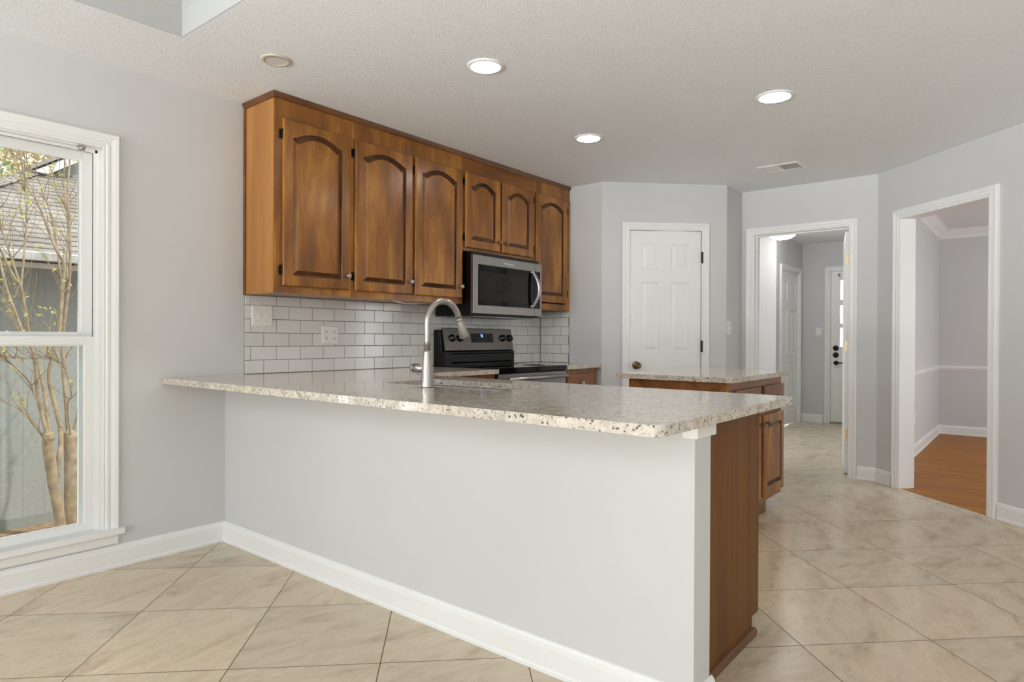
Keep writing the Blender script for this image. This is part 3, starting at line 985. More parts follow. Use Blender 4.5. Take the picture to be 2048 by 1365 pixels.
def build_wall_cabinets():
    zb = 1.366
    zs = 1.748
    units = [
        ('light-sided wall cabinet with arched door at the window end', 1.883, 2.376, zb, [(1.921, 2.357)], 1),
        ('wall cabinet with two arched doors beside the microwave', 2.376, 3.335, zb, [(2.394, 2.849), (2.872, 3.318)], 1),
        ('short wall cabinet with two small arched doors above the microwave', 3.335, 4.165, zs, [(3.348, 3.731), (3.755, 4.142)], 2),
        ('narrow wall cabinet with one arched door right of the microwave', 4.165, 4.685, zb, [(4.183, 4.625)], 3),
    ]
    for n, (label, x0, x1, z0, doors, typ) in enumerate(units):
        root = empty('wall_cabinet', ((x0 + x1) / 2, YW, z0))
        tag(root, label, 'cabinet', 'brown wooden wall cabinets')
        e = 0.0008
        mb = MB()
        # carcass with recessed bottom
        mb.box(x0 + e, x0 + 0.018, YC + 0.019, YW - 0.010, z0, CEIL - 0.002)
        mb.box(x1 - 0.018, x1 - e, YC + 0.019, YW - 0.010, z0, CEIL - 0.002)
        mb.box(x0 + 0.018, x1 - 0.018, YC + 0.019, YW - 0.010, z0 + 0.001, z0 + 0.040)
        mb.box(x0 + 0.018, x1 - 0.018, YC + 0.019, YW - 0.010, CEIL - 0.02, CEIL - 0.002)
        mb.box(x0 + 0.018, x1 - 0.018, YW - 0.018, YW - 0.010, z0 + 0.04, CEIL - 0.02)
        mb.build('carcass', M['wood'], root)
        # face frame
        F = frame_matrix((0, YC + 0.019, 0), (1, 0, 0), (0, 0, 1))
        holes = [[(a + 0.015, z0 + 0.05), (b - 0.015, z0 + 0.05), (b - 0.015, 2.29), (a + 0.015, 2.29)] for a, b in doors]
        MB(F).slab([(x0 + e, z0), (x1 - e, z0), (x1 - e, CEIL - 0.002), (x0 + e, CEIL - 0.002)], holes, 0.0, 0.019).build('face_frame', M['wood_h'] if typ == 2 else M['wood'], root)
        if n == 0:
            MB().box(x0 - 0.004, x0 + e, YC + 0.012, YW - 0.012, z0, CEIL - 0.03).build('side_panel', M['wood_side'], root)['label'] = 'pale honey side panel'
        for i, (a, b) in enumerate(doors):
            db = z0 + (0.039 if typ != 2 else 0.025)
            if typ == 3:
                db = 1.425
            H = 2.308 - db
            Fd = frame_matrix((a, YC, db), (1, 0, 0), (0, 0, 1))
            W = b - a
            small = typ == 2
            d = cab_door(root, Fd, W, H, M['wood'], arch=0.044 if not small else 0.046, stile=0.058, rail_b=0.058, rail_t=0.050)
            if typ in (1, 2) and not (small and i == 1):
                cab_hinge(d, Fd, 0.0, 0.085 if not small else 0.07, 0.020)
                cab_hinge(d, Fd, 0.0, H - 0.085 if not small else H - 0.07, 0.020)
            else:
                Fm = frame_matrix((a + W + 0.022, YC, db), (1, 0, 0), (0, 0, 1))
                cab_hinge(d, Fm, 0.0, 0.085 if not small else 0.07, 0.020)
                cab_hinge(d, Fm, 0.0, H - 0.085 if not small else H - 0.07, 0.020)
            if typ == 1:
                cab_knob(d, Fd, W - 0.024, 0.082, 0.020)
            elif typ == 2:
                cab_knob(d, Fd, W - 0.028 if i == 0 else 0.035, 0.072, 0.020, 'antique_brass')
            else:
                cab_knob(d, Fd, 0.024, 0.082, 0.020)
    # thin moulding along the ceiling and down the wall side
    mb = MB()
    mb.sweep([(4.683, YC), (1.879, YC), (1.879, YW - 0.002)], [(-a, c) for a, c in [(0, CEIL - 0.032), (-0.006, CEIL - 0.030), (-0.012, CEIL - 0.018), (-0.016, CEIL - 0.003), (0, CEIL - 0.003)]])
    root = mb.build('trim_3', M['wood_dark'])
    tag(root, 'thin dark wood moulding where the wall cabinets meet the ceiling', 'moulding', kind='structure')
    MB().box(1.872, 1.8788, YW - 0.022, YW - 0.002, 1.362, CEIL - 0.033).build('scribe_strip', M['wood_dark'], root)
    # loose white cable under the cabinet
    mb = MB()
    mb.tube([(2.70, 3.178, 1.364), (2.745, 3.176, 1.352), (2.80, 3.175, 1.346), (2.86, 3.176, 1.349), (2.92, 3.180, 1.362)], 0.0016, 6)
    mb.tube([(2.745, 3.19, 1.364), (2.80, 3.186, 1.350), (2.865, 3.184, 1.345), (2.93, 3.185, 1.350), (3.01, 3.19, 1.3645)], 0.0016, 6)
    tag(mb.build('cable', M['wire']), 'thin white cable hanging in loops under the wall cabinets', 'cable')


def tile_field(mb, F, x0, x1, z0, z1, joint0, flip=False):
    tw, th, g = 0.1608, 0.0789, 0.0034
    random.seed(5)
    r = 0
    z = ZT
    while z < z1 - 0.004:
        za, zb = max(z, z0) + g / 2, min(z + th, z1) - g / 2
        off = joint0 + (0.5 * tw if r % 2 else 0.0)
        k = math.floor((x0 - off) / tw) - 1
        while off + k * tw < x1:
            xa, xb = max(off + k * tw, x0) + g / 2, min(off + (k + 1) * tw, x1) - g / 2
            if xb - xa > 0.006:
                t = [random.uniform(-0.0005, 0.0005) for _ in range(4)]
                b = 0.0016
                h = 0.0075
                L = [[(xa, za, 0.001), (xb, za, 0.001), (xb, zb, 0.001), (xa, zb, 0.001)],
                     [(xa, za, h - 0.0012), (xb, za, h - 0.0012), (xb, zb, h - 0.0012), (xa, zb, h - 0.0012)],
                     [(xa + b, za + b, h + t[0]), (xb - b, za + b, h + t[1]), (xb - b, zb - b, h + t[1] + t[2] - t[0]), (xa + b, zb - b, h + t[2])]]
                mb.loops(L, cap1=True)
            k += 1
        z += th
        r += 1


def build_backsplash():
    F = wall_frame((0, YW), (1, 0))
    g = MB(F).slab([(1.8824, ZT + 0.001), (4.677, ZT + 0.001), (4.677, 1.3655), (4.165, 1.3655), (4.165, 1.70), (3.335, 1.70), (3.335, 1.3655), (1.8824, 1.3655)], [], 0.0005, 0.0055)
    root = g.build('backsplash', M['grout'])
    tag(root, 'white subway tile backsplash on the long wall under the cabinets', 'backsplash')
    mb = MB(F)
    tile_field(mb, F, 1.881, 4.676, ZT + 0.001, 1.365, 1.9983)
    mb.build('tile', M['glaze'], root)['kind'] = 'stuff'
    F = wall_frame((XF, YW), (0, -1))
    g = MB(F).slab([(0.0095, ZT + 0.001), (0.318, ZT + 0.001), (0.318, 1.3655), (0.0095, 1.3655)], [], 0.0005, 0.0055)
    root = g.build('backsplash', M['grout'])
    tag(root, 'short return of white subway tile at the far right corner', 'backsplash')
    mb = MB(F)
    tile_field(mb, F, 0.010, 0.317, ZT + 0.001, 1.365, 0.150)
    mb.build('tile', M['glaze'], root)['kind'] = 'stuff'


def plate(name, F, x0, x1, z0, z1, out, label, cat, toggles=0, duplex=0, group=None):
    root = MB(F)
    L = []
    for ins, z in ((0, out), (0, out + 0.003), (0.003, out + 0.0055)):
        L.append([(a, b, z) for a, b in rrect(x0 + ins, x1 - ins, z0 + ins, z1 - ins, 0.004, 3)])
    root.loops(L, cap0=True, cap1=True)
    o = root.build(name, M['plastic'])
    tag(o, label, cat, group)
    zc = (z0 + z1) / 2
    h = out + 0.0055
    for i in range(toggles):
        x = x0 + (x1 - x0) * (i + 0.5 + (0.12 if toggles == 2 and i == 0 else -0.12 if toggles == 2 else 0)) / toggles
        t = MB(F)
        t.box(x - 0.0055, x + 0.0055, zc - 0.012, zc + 0.012, h - 0.001, h + 0.001)
        t.loops([[(x - 0.004, zc - 0.007, h), (x + 0.004, zc - 0.007, h), (x + 0.004, zc + 0.005, h), (x - 0.004, zc + 0.005, h)], [(x - 0.003, zc - 0.013, h + 0.013), (x + 0.003, zc - 0.013, h + 0.013), (x + 0.003, zc - 0.006, h + 0.014), (x - 0.003, zc - 0.006, h + 0.014)]], cap1=True)
        t.build('toggle', M['plastic'], o)
        for q in (-0.03, 0.03):
            s = MB(F)
            s.lathe([(0.003, 0), (0.0028, 0.0010), (0, 0.0012)], (x, zc + q, h), (0, 0, 1), 10)
            s.build('screw', M['nickel'], o)
    for i in range(duplex):
        x = x0 + (x1 - x0) * (i + 0.5) / duplex
        for q in (-0.0195, 0.0195):
            t = MB(F)
            t.slab(rrect(x - 0.0165, x + 0.0165, zc + q - 0.0135, zc + q + 0.0135, 0.010, 5), [], h - 0.0008, h + 0.0012)
            r = t.build('receptacle', M['plastic'], o)
            t = MB(F)
            t.box(x - 0.0085, x - 0.0055, zc + q - 0.003, zc + q + 0.007, h + 0.0012, h + 0.0016)
            t.box(x + 0.0055, x + 0.0085, zc + q - 0.003, zc + q + 0.006, h + 0.0012, h + 0.0016)
            t.lathe([(0.0028, 0.0012), (0.0028, 0.0016), (0, 0.0016)], (x, zc + q - 0.0085, h), (0, 0, 1), 8)
            t.build('slots', M['slot'], r)
    return o


def build_plates():
    F = wall_frame((0, YW), (1, 0))
    plate('light_switch', F, 1.921, 2.048, 1.190, 1.308, 0.008, 'double toggle switch plate on the subway tile', 'light switch', toggles=2)
    plate('power_outlet', F, 2.387, 2.506, 1.085, 1.196, 0.008, 'four-socket outlet plate on the subway tile', 'outlet', duplex=2)
    F = wall_frame((0, 2.07), (1, 0))
    plate('light_switch', F, 5.470, 5.548, 1.166, 1.282, 0.0, 'single switch plate on the shaded short wall', 'light switch', toggles=1)
    F = wall_frame((9.45, 0), (0, -1))
    plate('light_switch', F, -2.352, -2.276, 1.182, 1.290, 0.0, 'single switch plate beside the exterior door in the hall', 'light switch', toggles=1)
    F = wall_frame((0, 0.93), (1, 0))
    plate('power_outlet', F, 7.335, 7.41, 0.305, 0.415, 0.0, 'white outlet plate low on the dining room wall', 'outlet', duplex=1)


def build_peninsula():
    # half wall with its little cap
    mb = MB()
    mb.box(1.77, 1.885, 0.762, YW, 0, ZT - 0.0315)
    o = struct('wall_peninsula', mb, M['wall'], 'white painted half wall under the long peninsula worktop', 'wall')
    MB().box(1.7665, 1.905, 0.752, 0.80, 0.838, ZT - 0.0315).build('end_cap', M['trim'], o, 0.002)

    # worktop: peninsula plus the return to the range, one slab
    def corner(cx, cy, r, a0):
        return [(cx + r * math.cos(a0 + 0.5 * PI * k / 6), cy + r * math.sin(a0 + 0.5 * PI * k / 6)) for k in range(7)]
    outer = [(1.437, YW - 0.001)] + corner(1.444 + 0.035, 0.712 + 0.035, 0.035, PI) + corner(2.530 - 0.012, 0.706 + 0.012, 0.012, 1.5 * PI) + [(2.530, 2.83), (3.339, 2.83), (3.339, YW - 0.001)]
    hole = list(reversed(rrect(1.972, 2.332, 1.665, 2.400, 0.06, 6)))
    o = MB().slab(outer, [hole], ZT - 0.030, ZT).build('worktop', M['granite'], None, 0.003)
    tag(o, 'long speckled granite worktop of the peninsula with the sink cut-out', 'worktop')

    # undermount sink
    root = empty('kitchen_sink', (2.152, 2.03, ZT - 0.03))
    tag(root, 'stainless undermount sink set into the peninsula worktop', 'sink')
    x0, x1, y0, y1 = 1.966, 2.338, 1.659, 2.406
    mb = MB()
    zt = ZT - 0.0315
    L = [[(a, b, zt) for a, b in rrect(x0 - 0.02, x1 + 0.02, y0 - 0.02, y1 + 0.02, 0.07, 6)],
         [(a, b, zt) for a, b in rrect(x0, x1, y0, y1, 0.065, 6)],
         [(a, b, zt - 0.01) for a, b in rrect(x0 + 0.004, x1 - 0.004, y0 + 0.004, y1 - 0.004, 0.06, 6)],
         [(a, b, zt - 0.17) for a, b in rrect(x0 + 0.012, x1 - 0.012, y0 + 0.012, y1 - 0.012, 0.06, 6)],
         [(a, b, zt - 0.20) for a, b in rrect(x0 + 0.045, x1 - 0.045, y0 + 0.045, y1 - 0.045, 0.05, 6)],
         [(a, b, zt - 0.206) for a, b in rrect(2.10, 2.20, 1.98, 2.08, 0.045, 6)]]
    mb.loops(L, cap1=True, smooth=False)
    mb.build('bowl', M['sink_steel'], root)
    MB().lathe([(0.042, 0.0), (0.042, 0.003), (0.034, 0.004), (0.030, 0.001), (0, 0.001)], (2.15, 2.03, zt - 0.206), (0, 0, 1), 24).build('drain', M['steel'], root)

    # faucet
    root = empty('faucet', (1.919, 2.03, ZT))
    tag(root, 'tall brushed nickel pull-down faucet arching over the sink', 'faucet')
    c = Vector((1.919, 2.03, ZT))
    MB().lathe([(0.0, 0.0005), (0.0275, 0.0005), (0.0275, 0.003), (0.0264, 0.006), (0.0260, 0.04), (0.0238, 0.08), (0.0195, 0.12), (0.0160, 0.150), (0.0152, 0.158), (0.0, 0.158)], c, (0, 0, 1), 32).build('body', M['nickel'], root)
    pts = [(0, 0.158), (0, 0.20), (0, 0.24), (0, 0.275)]
    for k in range(1, 15):
        a = PI - PI * 0.93 * k / 14
        pts.append((0.0925 + 0.0925 * math.cos(a), 0.275 + 0.098 * math.sin(a)))
    P3 = [c + Vector((x, -0.012 * x / 0.2, z)) for x, z in pts]
    MB().tube(P3, [0.0138] * len(P3), 18).build('spout', M['nickel'], root)
    end = P3[-1]
    dirv = (P3[-1] - P3[-2]).normalized()
    dirv = (dirv + Vector((0.12, 0, 0))).normalized()
    hmb = MB().lathe([(0.0140, -0.004), (0.0152, 0.0), (0.0152, 0.004), (0.0146, 0.006), (0.0158, 0.012), (0.0192, 0.050), (0.0218, 0.084), (0.0210, 0.090), (0.014, 0.091), (0, 0.091)], end, dirv, 26)
    o = hmb.build('spray_head', M['nickel'], root)
    side = Vector((dirv.z * -1, 0, dirv.x)).normalized()
    q0 = end + side * 0.015
    MB().tube([q0 + dirv * 0.002, q0 + dirv * 0.03 + side * 0.003, q0 + dirv * 0.072 + side * 0.0065], [0.0035, 0.0045, 0.0055], 10).build('spray_button', M['nickel'], o)
    h = MB().lathe([(0.0195, 0.014), (0.0195, 0.068), (0.0185, 0.070)], c + Vector((0, 0, 0.080)), (0, 1, 0), 24)
    h.build('handle_hub', M['nickel'], root)
    h = MB().lathe([(0.0178, 0.069), (0.0178, 0.074)], c + Vector((0, 0, 0.080)), (0, 1, 0), 24)
    h.build('handle_ring', M['black_knob'], root)
    h = MB().lathe([(0.0195, 0.0735), (0.0198, 0.080), (0.0190, 0.089), (0.014, 0.097), (0.0, 0.100)], c + Vector((0, 0, 0.080)), (0, 1, 0), 24)
    h.tube([c + Vector((0.0, 0.086, 0.090)), c + Vector((0.015, 0.094, 0.12)), c + Vector((0.03, 0.10, 0.135))], [0.005, 0.004, 0.0035], 10) if False else None
    h.build('handle_cap', M['nickel'], root)

    # base cabinet of the peninsula
    root = empty('base_cabinet', (2.22, 1.84, 0))
    tag(root, 'brown base cabinet with broad flat end panel under the peninsula', 'cabinet')
    y0 = 0.835
    F = frame_matrix((0, y0 + 0.018, 0), (1, 0, 0), (0, 0, 1))
    xe = 2.545
    MB(F).slab([(1.887, 0), (2.476, 0), (2.476, 0.073), (xe, 0.073), (xe, ZT - 0.032), (1.887, ZT - 0.032)], [], 0, 0.018).build('end_panel', M['wood_end'], root, 0.0015)
    mb = MB()
    mb.sweep([(2.480, 0.92), (2.480, y0), (1.906, y0)][::-1], [(-a, c) for a, c in [(0, 0.0), (0.013, 0.0), (0.013, 0.022), (0.008, 0.030), (0, 0.032)]])
    mb.build('shoe_moulding', M['wood_dark'], root)
    mb = MB()
    mb.box(1.887, 1.905, y0 + 0.018, 2.83, 0.073, ZT - 0.032)
    mb.box(1.905, 2.50, y0 + 0.018, 2.83, 0.073, 0.091)
    mb.box(2.458, 2.476, y0 + 0.018, 2.83, 0.0, 0.073)
    mb.box(1.905, 2.52, 2.812, 2.83, 0.091, ZT - 0.032)
    mb.build('carcass', M['wood'], root)
    Ff = frame_matrix((2.505, 0, 0), (0, 1, 0), (0, 0, 1))     # local z -> +X
    MB(Ff).slab([(y0 + 0.018, 0.073), (2.80, 0.073), (2.80, ZT - 0.032), (y0 + 0.018, ZT - 0.032)], [], 0, 0.019).build('face_frame', M['wood'], root)
    for i in range(4):
        a = y0 + 0.045 + i * 0.483
        Fd = frame_matrix((2.524, a, 0.11), (0, 1, 0), (0, 0, 1))
        d = cab_door(root, Fd, 0.44, 0.55, M['wood'])
        cab_knob(d, Fd, 0.024 if i % 2 else 0.416, 0.50, 0.020)
        Fd = frame_matrix((2.524, a, 0.695), (0, 1, 0), (0, 0, 1))
        dr = MB(Fd)
        dr.loops([[(0, 0, 0.0005), (0.44, 0, 0.0005), (0.44, 0.155, 0.0005), (0, 0.155, 0.0005)], [(0, 0, 0.012), (0.44, 0, 0.012), (0.44, 0.155, 0.012), (0, 0.155, 0.012)], [(0.01, 0.01, 0.019), (0.43, 0.01, 0.019), (0.43, 0.145, 0.019), (0.01, 0.145, 0.019)]], cap0=True, cap1=True)
        dd = dr.build('drawer_front', M['wood'], root)
        cab_knob(dd, Fd, 0.22, 0.078, 0.019)


def drawer_front(root, F, W, H, knob=True, mat='wood_h', knob_mat='nickel'):
    dr = MB(F)
    R = lambda i, z: [(i, i, z), (W - i, i, z), (W - i, H - i, z), (i, H - i, z)]
    dr.loops([R(0, 0.0005), R(0, 0.012), R(0.004, 0.017), R(0.012, 0.020)], cap0=True, cap1=True)
    d = dr.build('drawer_front', M[mat], root)
    if knob:
        cab_knob(d, F, W / 2, H / 2, 0.020, knob_mat)
    return d


def base_unit(label, x0, x1, yf, drawer_x, door_x, yb=YW - 0.014):
    root = empty('base_cabinet', ((x0 + x1) / 2, (yf + yb) / 2, 0))
    tag(root, label, 'cabinet')
    mb = MB()
    z1 = ZT - 0.032
    mb.box(x0, x0 + 0.018, yf + 0.019, yb, 0.09, z1).box(x1 - 0.018, x1, yf + 0.019, yb, 0.09, z1)
    mb.box(x0 + 0.018, x1 - 0.018, yf + 0.019, yb, 0.09, 0.108).box(x0 + 0.018, x1 - 0.018, yb - 0.01, yb, 0.108, z1)
    mb.box(x0, x1, yf + 0.075, yf + 0.09, 0, 0.09)
    mb.build('carcass', M['wood'], root)
    F = frame_matrix((0, yf + 0.019, 0), (1, 0, 0), (0, 0, 1))
    MB(F).slab([(x0, 0.09), (x1, 0.09), (x1, z1), (x0, z1)], [], 0.0, 0.019).build('face_frame', M['wood_h'], root)
    for a, b in drawer_x:
        drawer_front(root, frame_matrix((a, yf, 0.695), (1, 0, 0), (0, 0, 1)), b - a, 0.148)
    for a, b in door_x:
        Fd = frame_matrix((a, yf, 0.115), (1, 0, 0), (0, 0, 1))
        d = cab_door(root, Fd, b - a, 0.55, M['wood'])
        cab_knob(d, Fd, b - a - 0.026, 0.50, 0.020)
    return root


def build_range_side():
    base_unit('base cabinet tucked in the corner left of the range', 2.60, 3.335, 2.865, [(2.62, 3.315)], [(2.62, 2.96), (2.975, 3.315)])
    base_unit('small brown base cabinet right of the range', 4.168, 4.622, 2.865, [(4.185, 4.575)], [(4.185, 4.575)])
    o = MB().slab([(4.163, 2.83), (4.66, 2.83), (4.66, 2.842), (4.684, 2.845), (4.684, YW - 0.001), (4.163, YW - 0.001)], [], ZT - 0.030, ZT).build('worktop', M['granite'], None, 0.003)
    tag(o, 'small granite worktop piece right of the range', 'worktop')

    # ---- range
    x0, x1 = 3.346, 4.156
    root = empty('electric_range', ((x0 + x1) / 2, 3.15, 0))
    tag(root, 'black and stainless electric range with a glass cooktop', 'range')
    mb = MB()
    mb.box(x0 + 0.002, x1 - 0.002, 2.875, 3.455, 0.10, 0.898)
    mb.box(x0 + 0.03, x1 - 0.03, 2.92, 3.43, 0.0, 0.10)
    mb.build('body', M['black'], root, 0.003)
    mb = MB()
    mb.slab(rrect(x0, x1, 2.832, 3.40, 0.01, 3), [], 0.886, 0.921)
    ct = mb.build('cooktop', M['black_glass'], root, 0.004)
    for cx, cy, r in ((x0 + 0.20, 3.0, 0.10), (x1 - 0.20, 3.0, 0.09), (x0 + 0.20, 3.25, 0.075), (x1 - 0.20, 3.25, 0.075)):
        MB().lathe([(r, 0.9211), (r, 0.9216), (r - 0.003, 0.9216), (r - 0.003, 0.9211)], (cx, cy, 0), (0, 0, 1), 40).build('burner_ring', M['legend'], ct)
    # oven door
    mb = MB()
    mb.slab([(x0 + 0.004, 0.235), (x1 - 0.004, 0.235), (x1 - 0.004, 0.876), (x0 + 0.004, 0.876)], [[(x0 + 0.12, 0.40), (x1 - 0.12, 0.40), (x1 - 0.12, 0.70), (x0 + 0.12, 0.70)]], 0.0, 0.035)
    F = frame_matrix((0, 2.875, 0), (1, 0, 0), (0, 0, 1))
    mb.M = None
    mb = MB(F).slab([(x0 + 0.004, 0.235), (x1 - 0.004, 0.235), (x1 - 0.004, 0.876), (x0 + 0.004, 0.876)], [[(x0 + 0.12, 0.40), (x1 - 0.12, 0.40), (x1 - 0.12, 0.70), (x0 + 0.12, 0.70)]], 0.0, 0.035)
    od = mb.build('oven_door', M['steel_dark'], root, 0.003)
    MB(F).box(x0 + 0.118, x1 - 0.118, 0.398, 0.702, 0.010, 0.028).build('door_window', M['black_glass'], od)
    hb = MB()
    hb.tube([(x0 + 0.05, 2.792, 0.842), (x1 - 0.05, 2.792, 0.842)], 0.014, 14)
    hb.box(x0 + 0.055, x0 + 0.075, 2.795, 2.84, 0.834, 0.850).box(x1 - 0.075, x1 - 0.055, 2.795, 2.84, 0.834, 0.850)
    hb.build('door_handle', M['steel'], od)
    MB(F).slab([(x0 + 0.004, 0.105), (x1 - 0.004, 0.105), (x1 - 0.004, 0.228), (x0 + 0.004, 0.228)], [], 0.0, 0.033).build('storage_drawer', M['steel_dark'], root, 0.003)
    # backguard
    mb = MB()
    prof = [(3.475, 0.90), (3.355, 0.90), (3.352, 1.022), (3.392, 1.028), (3.415, 1.185), (3.475, 1.185)]
    mb.loops([[(x, y, z) for y, z in prof] for x in (x0 + 0.004, x1 - 0.006)], cap0=True, cap1=True)
    bgd = mb.build('backguard', M['black'], root, 0.003)
    mb = MB()
    mb.loops([[(x0 + 0.06, 3.353, 0.935), (x1 - 0.05, 3.353, 0.935), (x1 - 0.05, 3.3505, 1.012), (x0 + 0.06, 3.3505, 1.012)], [(x0 + 0.07, 3.344, 0.945), (x1 - 0.06, 3.344, 0.945), (x1 - 0.06, 3.342, 1.004), (x0 + 0.07, 3.342, 1.004)]], cap1=True)
    mb.build('lower_trim', M['black'], bgd, 0.002)
    # stainless control panel, leaning back
    pz0, pz1, py0, py1 = 1.030, 1.200, 3.368, 3.398
    ux = Vector((1, 0, 0))
    uy = Vector((0, py1 - py0, pz1 - pz0)).normalized()
    Fp = frame_matrix((x0 + 0.024, py0, pz0), ux, uy)
    Wp, Hp = (x1 - x0) - 0.020, 0.173
    mb = MB(Fp)
    mb.loops([[(0, 0, -0.016), (Wp, 0, -0.016), (Wp, Hp, -0.016), (0, Hp, -0.016)], [(0, 0, -0.003), (Wp, 0, -0.003), (Wp, Hp, -0.003), (0, Hp, -0.003)], [(0.006, 0.004, 0.0), (Wp - 0.006, 0.004, 0.0), (Wp - 0.006, Hp - 0.004, 0.0), (0.006, Hp - 0.004, 0.0)]], cap0=True, cap1=True)
    cp = mb.build('control_panel', M['steel_range'], root)
    lg = MB(Fp).slab(rrect(0.288, 0.548, 0.062, 0.134, 0.003, 2), [], -0.0005, 0.0012)
    lg.slot = 1
    for r_ in range(3):
        for q in range(8):
            if r_ == 0 and q in (3, 4):
                continue
            xx = 0.303 + q * 0.0315
            yy = 0.124 - r_ * 0.025
            lg.box(xx, xx + 0.008, yy - 0.003, yy, 0.0012, 0.0016)
    lg.build('display', [M['black_glass'], M['legend']], cp)
    # seven-segment clock digits
    sg = MB(Fp)
    segs = {'7': 'abc', '8': 'abcdefg'}
    for n, ch in enumerate('78'):
        ox, oy, w, h, t = 0.398 + n * 0.017, 0.103, 0.011, 0.022, 0.0028
        R = {'a': (0, h - t, w, h), 'b': (w - t, h / 2, w, h), 'c': (w - t, 0, w, h / 2), 'd': (0, 0, w, t), 'e': (0, 0, t, h / 2), 'f': (0, h / 2, t, h), 'g': (0, h / 2 - t / 2, w, h / 2 + t / 2)}
        for s_ in segs[ch]:
            a, b, c_, d_ = R[s_]
            sg.box(ox + a, ox + c_, oy + b, oy + d_, 0.0012, 0.0018)
    sg.build('clock_digits', M['digits'], cp)
    for xx in (0.083, 0.165, 0.662, 0.747):
        k = MB(Fp)
        k.lathe([(0.029, 0.0), (0.029, 0.004), (0.025, 0.006), (0.023, 0.026), (0.020, 0.030), (0, 0.030)], (xx, 0.096, 0), (0, 0, 1), 26)
        k.box(xx - 0.0045, xx + 0.0045, 0.075, 0.117, 0.028, 0.037)
        kn = k.build('knob', M['black_knob'], cp)
        MB(Fp).box(xx - 0.0013, xx + 0.0013, 0.098, 0.116, 0.037, 0.0376).build('knob_marker', M['print'], kn)

    # ---- microwave
    x0, x1, z0, z1 = 3.352, 4.158, 1.300, 1.716
    root = empty('microwave', ((x0 + x1) / 2, 3.28, 1.29))
    tag(root, 'stainless over-the-range microwave with curved handle', 'microwave')
    MB().box(x0 + 0.012, x1 - 0.004, 3.108, YW - 0.012, 1.286, 1.742).build('body', M['black'], root, 0.004)
    vb = MB().box(x0 + 0.06, x1 - 0.06, 3.13, 3.40, 1.277, 1.2862)
    vb.build('vent_grille', M['steel_dark'], root, 0.002)
    F = frame_matrix((0, 3.1075, 0), (1, 0, 0), (0, 0, 1))
    ff = MB(F).slab([(x0, z0), (x1, z0), (x1, z1), (x0, z1)], [[(x0 + 0.050, z0 + 0.062), (x1 - 0.022, z0 + 0.062), (x1 - 0.022, z1 - 0.066), (x0 + 0.050, z1 - 0.066)]], 0.0, 0.028)
    dr = ff.build('door', M['steel_dark'], root, 0.003)
    MB(F).slab(rrect(x0 + 0.062, x1 - 0.190, z0 + 0.095, z1 - 0.115, 0.004, 2), [], 0.0262, 0.0280).build('window', M['mw_window'], dr)
    MB(F).box(x1 - 0.094, x1 - 0.092, z0 + 0.0, z1, 0.0275, 0.0284).build('door_seam', M['black'], dr)
    lg = MB(F).box(x0 + 0.048, x1 - 0.020, z0 + 0.060, z1 - 0.064, 0.004, 0.0268)
    lg.slot = 1
    lg.box(x1 - 0.068, x1 - 0.036, z1 - 0.140, z1 - 0.118, 0.0268, 0.0274)
    for r_ in range(7):
        for q in range(3):
            lg.box(x1 - 0.072 + q * 0.017, x1 - 0.063 + q * 0.017, z0 + 0.085 + r_ * 0.022, z0 + 0.089 + r_ * 0.022, 0.0268, 0.0273)
    lg.build('door_glass', [M['black_glass'], M['legend']], dr)
    h = MB()
    pts, rad = [], []
    for k in range(15):
        t = k / 14
        z = z0 + 0.066 + t * 0.285
        bow = math.sin(PI * t)
        pts.append((x1 - 0.138 + 0.040 * bow, 3.079 - 0.012 - 0.040 * bow, z))
    L = []
    for p in pts:
        L.append([(p[0] - 0.016, p[1] + 0.006, p[2]), (p[0] - 0.012, p[1] - 0.006, p[2]), (p[0] + 0.012, p[1] - 0.006, p[2]), (p[0] + 0.016, p[1] + 0.006, p[2])])
    h.loops(L, cap0=True, cap1=True)
    h.box(x1 - 0.150, x1 - 0.126, 3.066, 3.0802, z0 + 0.068, z0 + 0.086).box(x1 - 0.150, x1 - 0.126, 3.066, 3.0802, z0 + 0.332, z0 + 0.350)
    h.build('handle', M['nickel'], dr, 0.003)
    text_mesh('lettering', 'Whirlpool', 0.026, frame_matrix((x0 + 0.335, 3.1075 - 0.0284, z1 - 0.045), (1, 0, 0), (0, 0, 1)), M['print'], dr)


def text_mesh(name, s, size, F, mat, parent):
    cu = bpy.data.curves.new(name, 'FONT')
    cu.body = s
    cu.size = size
    cu.extrude = 0.0003
    cu.resolution_u = 3
    tmp = bpy.data.objects.new(name + '_tmp', cu)
    COL.objects.link(tmp)
    dg = bpy.context.evaluated_depsgraph_get()
    me = bpy.data.meshes.new_from_object(tmp.evaluated_get(dg))
    bpy.data.objects.remove(tmp)
    me.transform(F)
    me.materials.clear()
    me.materials.append(mat)
    o = bpy.data.objects.new(name, me)
    COL.objects.link(o)
    o.parent = parent
    o.matrix_parent_inverse = world_of(parent).inverted()
    return o


